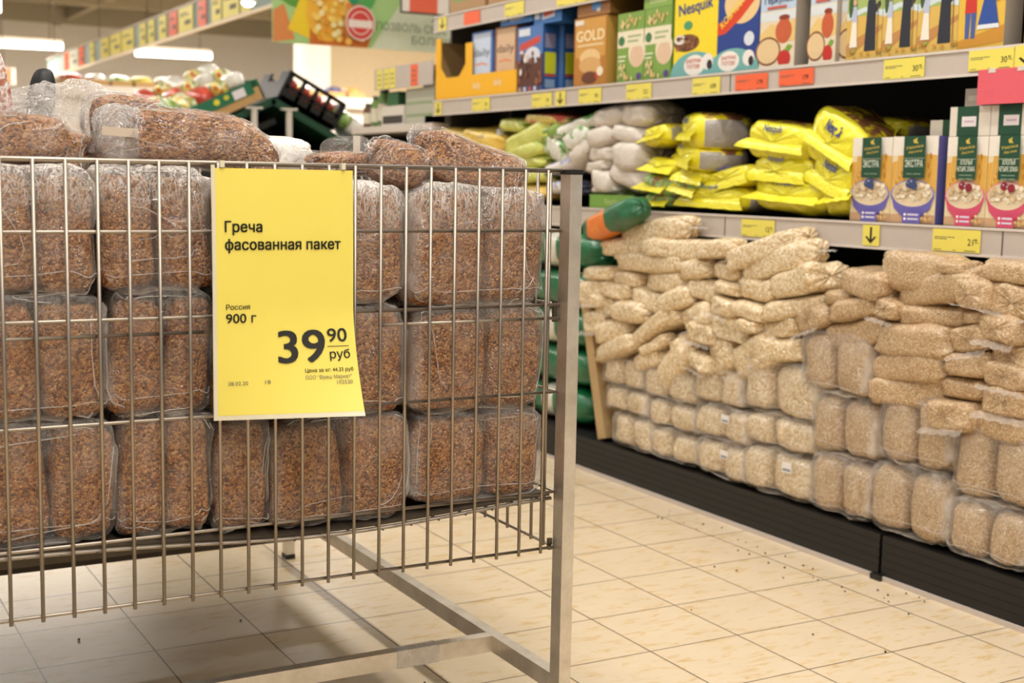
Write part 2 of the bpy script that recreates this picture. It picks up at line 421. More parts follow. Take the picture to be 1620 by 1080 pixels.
t = thing('panel_lamp', (1.68, 12, 2.26), 'bright white lamp panel cut by the upper left corner of the picture', 'lamp')
part('diffuser', MB().box((0, 0, 0), (.135, .04, .32), 'tube_glow').mesh('diffuser'), t)
part('hanger', MB().tube([(.07, .02, .32), (.07, .02, 1.09)], .005, 'dark_wire').mesh('hanger'), t)
# ---------------------------------------------------------------- grocery shelving on the right
XR = 2.44
shelf = thing('shelving_unit', (0, 0, 0), 'long black grocery shelving with grey price rails along the right of the aisle', 'shelving')
mb = MB().box((2.358, 2.345, .012), (2.80, 5.03, .112), 'plinth_black').box((2.358, 1.0, .012), (2.80, 2.335, .112), 'plinth_black')
for z in (.03, .05, .07, .09): mb.box((2.3565, 1.0, z), (2.358, 2.335, z+.004), 'plinth_black').box((2.3565, 2.345, z), (2.358, 5.03, z+.004), 'plinth_black')
pl = part('base_plinth', mb.mesh('base_plinth'), shelf)
part('foot_highlight', MB().box((2.352, 1.0, 0), (2.37, 5.03, .012), 'rail_grey').mesh('foot_highlight'), pl)  # pale strip put in for the highlight along the plinth foot
part('plinth_foot', MB().box((2.345, 2.325, 0), (2.36, 2.36, .014), 'black_plastic').mesh('plinth_foot'), pl)
part('back_panel', MB().box((2.80, 1.0, 0), (2.83, 5.03, 2.0), 'back_black').mesh('back_panel'), shelf)
part('end_upright', MB().box((2.52, 5.046, .1), (2.80, 5.06, 1.9), 'shelf_grey').mesh('end_upright'), shelf)
def shelf_board(z0, z1, y0=1.0):
    b = part('shelf_board', MB().box((XR+.006, y0, z1-.022), (2.80, 5.045, z1-.004), 'shelf_grey').mesh('shelf_board'), shelf)
    m = MB().box((XR, y0, z0), (XR+.005, 5.05, z1), 'rail_grey').box((XR-.003, y0, z1-.006), (XR+.005, 5.05, z1), 'rail_lip').box((XR-.003, y0, z0), (XR+.005, 5.05, z0+.006), 'rail_lip')
    part('price_rail', m.mesh('price_rail'), b)
    part('rail_joint', MB().box((XR-.0012, 3.098, z0+.006), (XR, 3.101, z1-.006), 'shelf_grey').box((XR-.0012, 2.098, z0+.006), (XR, 2.101, z1-.006), 'shelf_grey').mesh('rail_joint'), b)
ZL, ZU, ZT = .868, 1.274, 1.61
shelf_board(.800, ZL); shelf_board(1.211, ZU); shelf_board(1.545, ZT)
SROT = (0, 0, -PI/2)
def price_tag(yl, yr, z0, z1, col, label, num='', sup='', arrow=False, lines=True, group='price tags in the shelf rails'):
    t = thing('price_tag', (XR-.0035, yl, z0), label, 'price tag', group, SROT); w, h = yl-yr, z1-z0
    part('card', MB().box((0, 0, 0), (w, .0012, h), col).mesh('card'), t)
    mb = MB()
    if arrow:
        mb.box((w*.44, -.0006, h*.25), (w*.56, -.0003, h*.9), 'ink')
        mb.poly([(w*.5, h*.1), (w*.82, h*.42), (w*.74, h*.47), (w*.5, h*.25), (w*.26, h*.47), (w*.18, h*.42)], -.0006, 'ink')
        part('arrow', mb.mesh('arrow'), t)
        return t
    if lines:
        rnd = random.Random(int(yl*1000))
        for q, (z, n) in enumerate(((.62, .40), (.54, .26), (.06, .12))):
            x = w*.05
            while x < w*(.05+n):
                l = rnd.uniform(.012, .05)*w*1.6; mb.box((x, -.0004, h*z), (min(x+l, w*(.07+n)), -.0002, h*z+h*.035), 'ink_grey'); x += l+w*.012
        mb.box((w*.45, -.0004, h*.06), (w*.5, -.0002, h*.09), 'ink_grey').box((w*.68, -.0004, h*.06), (w*.92, -.0002, h*.09), 'ink_grey')
        part('fine_print', mb.mesh('fine_print'), t)
    if num:
        mb = MB(); write(mb, num, w*.86, h*.32, h*.3, 'ink', align='r')
        if sup: write(mb, sup, w*.88, h*.5, h*.13, 'ink'); mb.box((w*.88, -.0008, h*.44), (w*.97, -.0006, h*.455), 'ink')
        part('price_number', mb.mesh('price_number'), t)
    return t
Y, O = 'tag_yellow', 'tag_orange'
price_tag(3.021, 2.878, .81, .858, Y, 'yellow price tag reading 12 on the lower shelf rail under the yellow pouches', '12', '90')
price_tag(2.537, 2.479, .808, .860, Y, 'yellow card with a black down arrow under the lilac bowl boxes', arrow=True)
price_tag(2.304, 2.160, .808, .860, Y, 'yellow price tag reading 21 under the pink bowl boxes', '21', '90')
price_tag(5.025, 4.965, 1.214, 1.266, Y, 'small yellow arrow card at the far end of the upper rail', arrow=True)
price_tag(4.695, 4.55, 1.218, 1.266, Y, 'yellow price tag below the yellow display carton', '79')
price_tag(4.229, 4.09, 1.214, 1.262, Y, 'yellow price tag under the dark blue cereal box', '79')
price_tag(4.065, 4.000, 1.214, 1.264, Y, 'yellow down arrow card between the blue box and the gold box', arrow=True)
price_tag(3.912, 3.773, 1.216, 1.264, Y, 'yellow price tag under the gold cereal box', '99')
price_tag(3.626, 3.487, 1.216, 1.264, Y, 'yellow price tag reading 121 under the two green boxes', '121')
price_tag(3.275, 3.143, 1.216, 1.264, Y, 'yellow price tag reading 109 under the yellow cocoa cereal box', '109')
price_tag(3.073, 2.933, 1.218, 1.262, O, 'orange price tag reading 179 under the navy star cereal box', '179')
price_tag(2.885, 2.747, 1.222, 1.264, O, 'orange price tag reading 179 under the first jug oatmeal box', '179')
price_tag(2.493, 2.360, 1.218, 1.266, Y, 'yellow price tag reading 30 under the monk picture boxes', '30', '90')
price_tag(2.225, 2.097, 1.222, 1.268, Y, 'yellow price tag reading 30 under the folk couple box', '30', '90')
price_tag(2.095, 2.03, 1.222, 1.270, Y, 'yellow arrow card cut by the right edge of the upper rail', arrow=True)
price_tag(4.775, 4.643, 1.552, 1.60, O, 'orange price tag at the far end of the topmost rail', lines=False)
price_tag(4.443, 4.301, 1.552, 1.60, Y, 'first yellow price tag after the orange one on the topmost rail')
price_tag(4.071, 3.80, 1.552, 1.60, Y, 'second yellow price tag after the orange one on the topmost rail')
price_tag(5.0, 4.93, 1.55, 1.602, Y, 'yellow arrow card on the topmost rail left of its orange tag', arrow=True)
t = thing('shelf_flag', (XR-.006, 2.192, 1.145), 'plain pink card hanging below the upper rail at right', 'sign', None, SROT)
part('card', MB().box((0, 0, 0), (.16, .0012, .078), P('e0606c')).mesh('card'), t)
part('clip', MB().box((.03, -.001, .07), (.05, .004, .08), 'rail_lip').box((.11, -.001, .07), (.13, .004, .08), 'rail_lip').mesh('clip'), t)
# ---------------------------------------------------------------- boxes
def squash(art, f, keep=3):
    """The same artwork drawn lower on the box, its first few background fields kept."""
    o = list(art[:keep])
    for a in art[keep:]:
        if a[0] == 'r': o.append(('r', a[1], a[2]*f, a[3], a[4]*f, a[5]))
        elif a[0] == 'e': o.append(('e', a[1], a[2]*f, a[3], a[4]*f, a[5]))
        elif a[0] == 'p': o.append(('p', [(x, z*f) for x, z in a[1]], a[2]))
        else: o.append(a[:3]+(a[3]*f, a[4]*f)+a[5:])
    return o
def art_mesh(t, art, w, h):
    s, q = MB(), MB(); k = 0
    for a in art:
        k += 1; y = -.0003-.00012*k
        if a[0] == 'r': s.poly([(a[1]*w, a[2]*h), (a[3]*w, a[2]*h), (a[3]*w, a[4]*h), (a[1]*w, a[4]*h)], y, P(a[5]))
        elif a[0] == 'e': s.ell(a[1]*w, a[2]*h, a[3]*w, a[4]*h, y, P(a[5]))
        elif a[0] == 'p': s.poly([(x*w, z*h) for x, z in a[1]], y, P(a[2]))
        elif a[0] == 't':
            _, tx, x, z, size, col, al, bold, wd = a[:9]
            write(q, tx, x*w, z*h, size*h, P(col), y, al, bold, wd*w if wd else None, a[9] if len(a) > 9 else 0)
    if s.v: part('front_artwork', s.mesh('front_artwork'), t)
    if q.v: part('lettering', q.mesh('lettering'), t)
def carton_box(name, label, cat, yl, z, w, d, h, body, art, side=None, group=None, x=2.452, top=None, rz=0, tags=()):
    t = thing(name, (x, yl, z), label, cat, group, (0, 0, -PI/2+rz))
    part('carton', MB().box((0, 0, 0), (w, d, h), P(body)).mesh('carton'), t)
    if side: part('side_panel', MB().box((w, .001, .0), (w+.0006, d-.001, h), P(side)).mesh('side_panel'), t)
    if top: part('top_flap', MB().box((0, 0, h), (w, d, h+.0006), P(top)).mesh('top_flap'), t)
    art_mesh(t, art, w, h)
    return t
rb = random.Random(4)
def blobs(n, x0, x1, z0, z1, r, cols, asp=1.0, seed=1):
    q = random.Random(seed)
    return [('e', q.uniform(x0, x1), q.uniform(z0, z1), r*q.uniform(.6, 1.2), r*asp*q.uniform(.6, 1.2), q.choice(cols)) for _ in range(n)]
BX = 'boxes on the upper shelf'
def daily(c1, c2, txt): return [('r', 0, 0, 1, 1, c1), ('r', .08, .25, .92, .97, c2), ('t', 'daily', .5, .62, .12, txt, 'c', .01, .78), ('p', [(.2, .5), (.5, .52), (.8, .48), (.8, .46), (.5, .49), (.2, .47)], 'e08a62')] + blobs(16, .3, .95, .05, .3, .09, ['d8b48a', 'c79a6b', 'e8d3b0'], .6, 3)
# the yellow display carton and what stands in it
t = thing('display_carton', (2.447, 5.042, ZU+.001), 'yellow cut-out display carton at the far end of the upper shelf', 'carton', None, SROT)
yc = P('f7b81c')
mb = MB().box((0, 0, 0), (.675, .004, .085), yc).box((0, 0, .085), (.045, .004, .245), yc).box((.265, 0, .085), (.32, .004, .21), yc)
mb.add([(.045, 0, .085), (.1, 0, .085), (.045, 0, .13)], [(0, 1, 2)], yc).add([(.265, 0, .085), (.21, 0, .085), (.265, 0, .13)], [(2, 1, 0)], yc)
part('front_lip', mb.mesh('front_lip'), t)
part('side_wall', MB().box((0, .004, 0), (.004, .24, .235), 'card_kraft').box((.671, .004, 0), (.675, .24, .1), 'card_kraft').box((0, .236, 0), (.675, .24, .2), 'card_kraft').mesh('side_wall'), t)
mb = MB(); write(mb, 'daily', .33, .03, .028, P('fbe7c0'), bold=.01); write(mb, 'daily', .5, .035, .028, P('fbe7c0'), bold=.01); part('lettering', mb.mesh('lettering'), t)
carton_box('cereal_box', 'pale blue cereal box with small blue edge standing in the yellow carton', 'cereal box', 4.745, ZU+.004, .165, .05, .243, '5f7fc0', daily('5f82c8', 'c9d6ec', '3a3d4a'), group=BX, x=2.46)
carton_box('cereal_box', 'tan brown cereal box standing in the yellow carton', 'cereal box', 4.555, ZU+.004, .165, .05, .246, '8b5a3c', daily('9a6844', 'd9b795', '4a342a'), group=BX, x=2.46)
choc = [('r', 0, 0, 1, 1, '4d78b8'), ('p', [(0, 0), (1, 0), (1, .55), (.5, .62), (0, .45)], '5d3527'), ('e', .6, .55, .3, .13, 'd9dde8'), ('p', [(.1, .62), (.9, .74), (.9, .84), (.1, .74)], 'cc4a3e'), ('r', .05, .86, .5, .97, 'd8dde8'), ('r', 0, 0, 1, .08, '47507e')] + blobs(26, .08, .95, .08, .6, .07, ['6b3e2c', '4c2a20', 'e7ddd5', '8a5641'], .7, 5)
carton_box('cereal_box', 'blue and brown chocolate cereal box in front beside the gold box', 'cereal box', 4.368, ZU+.001, .184, .062, .232, '234a83', choc + [('r', .1, .01, .2, .07, 'd9a05a'), ('r', .3, .01, .4, .07, 'd8d0e0'), ('r', .5, .01, .6, .07, 'c75a4a'), ('r', .7, .01, .8, .07, 'd8d0e0')], '2a5a96', BX)
carton_box('cereal_box', 'blue cereal box standing behind the blue chocolate box', 'cereal box', 4.335, ZU+.001, .184, .062, .23, '234a83', [('r', 0, 0, 1, 1, '4d78b8')], '2a5a96', BX, x=2.518)
for o in [q for q in bpy.data.objects if q.name.startswith('side_panel')]:
    if o.parent and 'blue' in o.parent['label']:
        mb = MB()
        mb.box((.1848, .008, .06), (.1850, .054, .135), P('cdd02a')).box((.1848, .008, .15), (.1850, .05, .2), P('8a86a0')).box((.1848, .008, .05), (.1850, .054, .058), P('c8482f')).box((.1848, .01, .01), (.1850, .05, .04), P('8fa6c4'))
        part('side_print', mb.mesh('side_print'), o.parent)
flat = [('r', 0, 0, 1, 1, '3f78c0'), ('p', [(.3, .2), (.75, .3), (.75, .85), (.3, .75)], 'c8cfe2'), ('p', [(.35, .35), (.7, .45), (.7, .7), (.35, .6)], 'cf5a50'), ('r', .02, .3, .2, .9, 'd5dbe6')]
carton_box('cereal_box', 'blue cereal box lying flat on the tan brown box', 'cereal box', 4.50, 1.524, .24, .19, .055, '2f63a6', flat, '2a5a96', BX)
carton_box('cereal_box', 'blue cereal box lying flat on top of the chocolate box', 'cereal box', 4.25, 1.508, .19, .19, .062, '2f63a6', flat, '2a5a96', BX)
gold = [('r', 0, 0, 1, 1, 'b97a2e'), ('r', .04, .42, .96, .98, 'd19a48'), ('t', 'GOLD', .5, .66, .16, 'f4e4bb', 'c', .03, .86), ('r', .1, .58, .9, .61, 'e7cf9c'), ('e', .5, .4, .32, .14, 'e8c58b'), ('e', .5, .3, .34, .12, 'd7a868'), ('e', .5, .12, .25, .09, '6a3b22'), ('e', .72, .14, .05, .05, 'c03a2c'), ('e', .82, .2, .1, .07, 'f0e3c4'), ('r', .02, .9, .3, .97, 'e9ded2')]
carton_box('cereal_box', 'gold cereal box lettered GOLD with a bowl picture', 'cereal box', 3.971, ZU+.001, .2, .055, .226, 'b98a3e', gold, 'c79a4a', BX)
carton_box('cereal_box', 'brown cereal box lying flat on top of the gold box', 'cereal box', 3.955, 1.504, .2, .2, .056, '8e5a2a', [('r', 0, 0, 1, 1, '9c6a36'), ('r', .45, .3, .72, .8, '4f8ed0'), ('r', .6, .2, .7, .4, 'e8e0d0')], '9a7238', BX)
green = [('r', 0, 0, 1, 1, '7fa34a'), ('r', 0, .5, 1, .74, 'ece2c4'), ('e', .75, .42, .32, .22, 'ecdcc0'), ('e', .75, .36, .26, .16, 'e0c0a0'), ('r', .5, .5, 1, .74, 'ece2c4'), ('e', .16, .6, .12, .07, '3f7a4a'), ('r', .4, .64, .9, .67, 'a8b58a'), ('r', .4, .57, .8, .6, 'a8b58a'), ('r', .05, .36, .35, .385, 'dfe6c0'), ('r', .05, .3, .3, .325, 'dfe6c0'), ('e', .85, .07, .1, .05, '5a4a84')] + blobs(18, .1, .9, .78, .96, .035, ['e8cf9a', 'dcb878'], 1.2, 7) + blobs(12, .05, .6, .03, .25, .035, ['e8cf9a', 'dcb878'], 1.2, 8)
carton_box('cereal_box', 'left of the two green and cream porridge boxes', 'cereal box', 3.705, ZU+.001, .148, .06, .218, '6f9440', green, '6f9440', BX)
carton_box('cereal_box', 'right of the two green and cream porridge boxes', 'cereal box', 3.553, ZU+.001, .142, .06, .218, '6f9440', green, '6f9440', BX)
carton_box('cereal_box', 'green box lying flat on the two green porridge boxes', 'cereal box', 3.56, 1.494, .15, .2, .045, '6f9440', [('r', 0, 0, 1, 1, '86aa52'), ('r', .2, .3, .8, .6, 'a8c07a')], None, BX)
nesq = [('r', 0, 0, 1, 1, 'f2d92a'), ('e', .3, .42, .3, .11, '7a4a2c'), ('e', .14, .47, .13, .06, 'e9e2da'), ('e', .5, .02, .56, .28, '74b0ac'), ('e', .5, .13, .24, .13, 'efe9e0'), ('e', .8, .16, .13, .1, 'ece6e0'), ('e', .85, .12, .06, .06, '2f2a2c'), ('t', 'Nesquik', .5, .8, .15, '243a86', 'c', .035, .78, .09), ('e', .33, .64, .1, .055, '4f9a6a'), ('t', 'ЗАВТРАК', .48, .16, .05, 'c8452f', 'c', .01, .36), ('t', 'ГОТОВ!', .48, .09, .05, 'c8452f', 'c', .01, .3)] + blobs(14, .1, .52, .34, .5, .045, ['8a5636', '5f3822', '9a6a44'], .55, 11)
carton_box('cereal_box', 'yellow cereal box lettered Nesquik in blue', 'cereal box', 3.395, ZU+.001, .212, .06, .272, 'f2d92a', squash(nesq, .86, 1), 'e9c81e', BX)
kos = [('r', 0, 0, 1, 1, '24408c'), ('e', .58, .86, .42, .26, 'e9c98f'), ('p', [(0, .48), (.2, .5), (.55, .66), (.95, .92), (1, 1), (.86, 1), (.5, .82), (.2, .66), (0, .64)], 'd9431f'), ('t', 'KOSMOSTARS', .12, .56, .1, 'f3d23a', 'l', .03, .92, .62), ('e', .4, .02, .62, .28, '74b0ac'), ('e', .3, .14, .26, .13, 'efe9e0'), ('e', .78, .16, .14, .1, 'ece6e0'), ('e', .84, .12, .06, .06, '2f2a2c'), ('t', 'ЗАВТРАК', .3, .16, .05, 'c8452f', 'c', .01, .38), ('t', 'ГОТОВ!', .3, .09, .05, 'c8452f', 'c', .01, .32), ('e', .78, .4, .12, .09, 'd8dde6')]
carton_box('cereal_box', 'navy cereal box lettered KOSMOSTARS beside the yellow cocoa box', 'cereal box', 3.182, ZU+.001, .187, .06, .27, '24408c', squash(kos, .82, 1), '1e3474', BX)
def herc(): return [('r', 0, 0, 1, 1, 'e5d4b8'), ('r', 0, .62, 1, 1, 'bcd0e4'), ('r', 0, .55, 1, .66, 'd9dfe0'), ('e', .45, .95, .25, .06, 'e08a4a'), ('p', [(0, .4), (.3, .52), (.7, .48), (1, .56), (1, .3), (0, .3)], 'e6c57f'), ('e', .25, .2, .36, .17, '8a5634'), ('e', .25, .2, .32, .145, 'e2c596'), ('e', .68, .42, .23, .14, 'c65f38'), ('r', .56, .44, .82, .58, 'c65f38'), ('e', .69, .58, .15, .03, '8a3a20'), ('e', .72, .1, .18, .1, 'c22f24'), ('p', [(.72, .2), (.82, .26), (.95, .24), (.84, .18)], '7aa33a'), ('r', 0, 0, 1, .03, 'e8dcc8'), ('t', 'Геркулес', .52, .76, .085, '2c4470', 'c', .02, .8), ('r', .2, .69, .75, .72, 'c8574a')]
HG = 'jug oatmeal boxes on the upper shelf'
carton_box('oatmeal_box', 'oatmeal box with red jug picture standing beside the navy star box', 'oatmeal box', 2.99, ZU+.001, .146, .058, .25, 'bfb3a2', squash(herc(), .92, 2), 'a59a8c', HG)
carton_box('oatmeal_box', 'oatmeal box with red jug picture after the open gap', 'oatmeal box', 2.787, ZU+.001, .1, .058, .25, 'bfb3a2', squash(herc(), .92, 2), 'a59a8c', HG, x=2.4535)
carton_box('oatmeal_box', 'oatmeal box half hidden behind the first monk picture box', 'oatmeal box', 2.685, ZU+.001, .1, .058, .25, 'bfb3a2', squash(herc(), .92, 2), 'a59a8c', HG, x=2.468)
def monk(): return [('r', 0, 0, 1, 1, 'd9b45c'), ('r', 0, .55, 1, .8, 'a6b86a'), ('r', 0, .78, 1, 1.25, 'd9e0e4'), ('p', [(0, .5), (.5, .6), (1, .52), (1, .6), (.5, .66), (0, .6)], 'cfdde0'), ('p', [(0, .2), (.4, .3), (1, .42), (1, .36), (.3, .12), (0, .1)], 'c08a4e'), ('e', .1, .7, .06, .16, '3f5a34'), ('e', .22, .68, .05, .12, '557040'), ('p', [(.52, .1), (.84, .1), (.8, .72), (.7, .82), (.58, .72)], '2d2f38'), ('e', .68, .87, .06, .045, 'd9b08c'), ('e', .68, .91, .06, .03, '23242a'), ('p', [(.72, .5), (.95, .66), (.93, .72), (.72, .64)], '2d2f38'), ('p', [(.88, .1), (.9, .1), (.88, .72), (.86, .72)], '7a5a36'), ('p', [(.1, .16), (.32, .16), (.28, .5), (.16, .5)], 'efe6d6'), ('p', [(.15, .48), (.3, .48), (.27, .68), (.18, .68)], 'b9c0d8'), ('e', .22, .73, .045, .04, 'd9b08c'), ('t', 'МОНАСТЫРСКИЙ', .55, .955, .03, 'b8453c', 'c', .01, .75)] + blobs(10, .05, .95, .02, .12, .05, ['c9973f', 'a97a36', '9aa04a'], .5, 21)
for k, (yl, w, lab) in enumerate(((2.645, .124, 'monk picture box, first of the three beside the jug boxes'), (2.519, .114, 'monk picture box in the middle of the three'), (2.403, .126, 'monk picture box beside the folk couple box'))):
    carton_box('oatmeal_box', lab, 'oatmeal box', yl, ZU+.001, w, .058, .245, 'bca37c', squash(monk(), .80, 1), None, 'monk picture boxes on the upper shelf')
coup = [('r', 0, 0, 1, 1, 'e0b848'), ('r', 0, .66, 1, 1, 'd8dfe2'), ('p', [(0, .62), (1, .7), (1, .8), (0, .8)], '9fae5e'), ('p', [(0, .1), (1, .25), (1, .05), (0, 0)], 'c98f34'), ('p', [(.14, .42), (.4, .42), (.38, .8), (.16, .8)], 'c8382c'), ('p', [(.16, .12), (.25, .12), (.27, .42), (.15, .42)], '4a5e9a'), ('p', [(.29, .12), (.38, .12), (.4, .42), (.28, .42)], '4a5e9a'), ('e', .28, .86, .07, .05, 'dcae86'), ('e', .28, .9, .07, .03, '8a5a2c'), ('p', [(.42, .22), (.9, .22), (.78, .6), (.7, .82), (.58, .82), (.56, .6)], '31509c'), ('p', [(.42, .22), (.9, .22), (.88, .27), (.44, .27)], 'dfe4ee'), ('p', [(.55, .64), (.8, .64), (.76, .82), (.6, .82)], 'eae6e0'), ('e', .66, .88, .07, .05, 'dcae86'), ('e', .84, .6, .1, .07, 'a87a3c')]
carton_box('oatmeal_box', 'box picturing a dancing folk couple in red and blue', 'oatmeal box', 2.276, ZU+.001, .134, .058, .24, 'a99c8c', squash(coup, .80, 2), 'a59a8c', BX)
carton_box('oatmeal_box', 'box at the right end of the upper shelf, cut by the frame', 'oatmeal box', 2.085, ZU+.001, .134, .058, .24, 'a99c8c', squash(coup, .80, 2), 'a59a8c', BX)
def porr(bowl, rim, title, fs, berry, lines):
    a = [('r', 0, 0, 1, 1, 'e6d3ac'), ('r', 0, .78, 1, 1, 'ece4d6'), ('p', [(0, .35), (.3, .42), (.35, .75), (0, .7)], 'dba648'), ('p', [(.7, .42), (1, .35), (1, .78), (.75, .8)], 'dfae52'), ('r', 0, 0, 1, .1, 'cfa57c')]
    for k in range(7): a += [('p', [(.05+.03*k, .42+.03*k), (.09+.03*k, .42+.03*k), (.16+.02*k, .78), (.13+.02*k, .78)], 'c98d34' if k % 2 else 'e7c06c')]
    for k in range(6): a += [('e', .82+.02*(k % 3), .5+.055*k, .022, .035, 'c2842e' if k % 2 else 'd99f45')]
    a += [('e', .5, .33, .49, .17, rim), ('p', [(.02, .32), (.98, .32), (.9, .17), (.72, .08), (.28, .08), (.1, .17)], bowl), ('e', .5, .34, .45, .15, 'e2cfae')]
    a += blobs(38, .12, .88, .27, .45, .05, ['e9d9bc', 'd8c09a', 'cfb184', 'f0e4cc'], .5, 31)
    for q, (bx, bz) in enumerate(((.46, .45), (.55, .43), (.52, .47))[:berry[1]]): a += [('e', bx+(.08*q if berry[1] == 2 else 0), bz, .085, .045, berry[0]), ('e', bx-.02, bz+.015, .02, .01, 'b9b4c8')]
    a += [('r', .3, .52, .78, 1, '1f4a34'), ('p', [(.5, .955), (.56, .97), (.6, .985), (.58, .95), (.62, .915), (.52, .92)], 'cdb24a'), ('t', 'Увелка', .54, .86, .035, 'd8bf5a', 'c', .01, .38, .12), ('t', 'Авсяни', .56, .81, .03, 'd8bf5a', 'c', .005, .3, .12), ('r', .3, .745, .78, .75, 'b9c4a8')]
    for q, l in enumerate(title): a += [('t', l, .54, .645-.075*q+.04*(len(title)-1), fs, 'dfe6d2', 'c', .015, .4 if len(title) == 1 else (.3, .44)[q])]
    for q in range(lines): a += [('t', 'хлопья овсяные' if q == 0 else 'смесь зерна', .54, .56-.04*q, .02, 'b4c8b0', 'c', 0, .32)]
    a += [('r', .34, .0, .74, .13, bowl), ('e', .4, .1, .03, .016, 'f0e8ec'), ('e', .4, .05, .03, .016, 'f0e8ec'), ('r', .46, .09, .7, .11, 'dcd6ea'), ('r', .46, .04, .7, .06, 'dcd6ea')]
    a += blobs(12, .78, .98, .03, .14, .03, ['d9b070', 'b98a4a', 'e6cc96'], .5, 41)
    return a
PG = 'porridge boxes on the lower shelf'
ex = porr('6a63ae', '8f8ac4', ['ЭКСТРА'], .085, ('3a4a78', 3), 1)
carton_box('porridge_box', 'ЭКСТРА porridge box with a lilac bowl, beside the yellow pouches', 'porridge box', 2.602, ZL+.001, .138, .045, .209, 'e6d8bc', ex, None, PG)
carton_box('porridge_box', 'ЭКСТРА porridge box with a lilac bowl, showing its blue side', 'porridge box', 2.462, ZL+.001, .146, .045, .21, 'e6d8bc', ex, '5c5a9c', PG)
fl = porr('d24f6e', 'e8889c', ['ХЛОПЬЯ', 'ЧЕТЫРЕ ЗЛАКА'], .055, ('8c2036', 2), 2)
carton_box('porridge_box', 'pink bowl porridge box beside the blue box side', 'porridge box', 2.286, ZL+.001, .12, .06, .206, 'e6d8bc', fl, None, PG)
carton_box('porridge_box', 'pink bowl porridge box at the right edge of the lower shelf', 'porridge box', 2.164, ZL+.001, .12, .06, .206, 'e6d8bc', fl, None, PG)
lid = [('r', 0, 0, 1, 1, 'ded4c6'), ('r', .18, 0, .72, 1, '1f4a34'), ('r', .3, .32, .66, .66, 'e4dcdc'), ('r', .36, .46, .6, .52, 'c9a8b8')]
LG = 'green and white boxes lying on the porridge boxes'
carton_box('porridge_box', 'green and white box lying on the first pink bowl box', 'porridge box', 2.284, ZL+.208, .119, .2, .068, 'ded4c6', lid, None, LG)
carton_box('porridge_box', 'green and white box lying on the pink bowl box at the edge', 'porridge box', 2.163, ZL+.208, .119, .2, .068, 'ded4c6', lid, None, LG)
carton_box('porridge_box', 'green and white box lying low behind the lilac bowl boxes', 'porridge box', 2.40, ZL+.001, .11, .2, .25, 'ded4c6', [('r', 0, 0, 1, 1, 'ded4c6'), ('r', .36, 0, 1, 1, '1f4a34')], None, LG, x=2.51)
carton_box('porridge_box', 'grey flap box topmost above the green and white boxes', 'porridge box', 2.25, ZL+.277, .05, .15, .04, '9a8f86', [('r', .2, .3, .8, .6, 'b0a59c')], None, LG, x=2.46)
# cartons on the topmost shelf
for yl, w, lab in ((4.93, .3, 'brown carton at the far end of the topmost shelf'), (4.6, .34, 'brown carton second along the topmost shelf'), (4.22, .36, 'brown carton above the gold cereal box on the topmost shelf')):
    carton_box('shipping_carton', lab, 'carton', yl, ZT+.001, w, .3, .2, 'b08a5c', [('r', .1, .2, .9, .75, '8a9a5a'), ('r', .3, .35, .7, .6, 'c9b58a')], None, 'cartons on the topmost shelf')
# ---------------------------------------------------------------- pouches on the shelves
def lib(prefix, fn, n):
    return [fn(k).mesh(prefix) for k in range(n)]
def foil_mesh(k):
    mb = super_box(.2, .075, .2, .55, .55, 50+k, .006, 18, 30, 18, 'y', 'foil_yellow', .003, ridge=.002)
    # after the axis swap: x width .2, y depth .2, z height .075
    for i, f in enumerate(mb.f):
        a = [Vector(mb.v[q]) for q in f[:3]]; n = (a[1]-a[0]).cross(a[2]-a[0]); c = a[0]
        if n.length < 1e-12: continue
        n.normalize()
        if c.y < -.062: continue
        if n.z > .55: mb.mi[i] = mb.mat('foil_print')
        elif abs(n.x) > .5: mb.mi[i] = mb.mat('foil_grey')
    return mb
FOIL = lib('pouch', foil_mesh, 4)
def fin_mesh(m, axis, k):
    mb = MB(); fin(mb, -.0001 if axis == 'y' else .095, .036 if axis == 'y' else .026, .15, k, m, axis, .0012); return mb.mesh('sealed_end')
YFIN = [fin_mesh('foil_yellow', 'y', k) for k in range(3)]
NES=[(3.492,1.103,0.133,0.064,-8),(3.25,1.11,0.356,0.112,2),(3.271,1.036,0.365,0.073,5),(3.459,1.005,0.161,0.054,5),(3.297,0.979,0.143,0.047,7),(3.117,0.971,0.242,0.064,-9),(3.477,0.948,0.189,0.069,4),(3.315,0.945,0.136,0.057,9),(3.188,0.901,0.342,0.074,1),(3.479,0.901,0.146,0.044,1),(2.922,1.074,0.264,0.108,6),(2.899,0.994,0.239,0.078,3),(2.861,0.917,0.301,0.099,3),(2.695,1.067,0.216,0.152,26),(2.681,0.972,0.201,0.119,19),(2.65,0.917,0.13,0.106,-7),(2.628,1.11,0.127,0.052,7)]
NLAB = ['small yellow pouch crumpled on top beside the pale bags', 'yellow cereal pouch with brown print topping the left stack', 'yellow cereal pouch second down under the topmost left one', 'short yellow pouch end below the crumpled one', 'short yellow pouch end under the second pouch', 'yellow pouch slanting up toward the middle stack', 'green and red printed pouch with a yellow edge at far left', 'green and red printed pouch next to the slanting yellow one', 'long yellow pouch lying on the shelf under the slanting one', 'green and yellow pouch lowest beside the green tray', 'topmost yellow pouch of the middle stack', 'yellow pouch in the middle of the middle stack', 'lowest yellow pouch of the middle stack', 'yellow pouch tilted steeply on top beside the porridge boxes', 'tilted yellow pouch below the steep top one', 'yellow pouch drooping over the rail beside the lilac bowl box', 'yellow pouch lying at the back above the porridge boxes']
rr = random.Random(12)
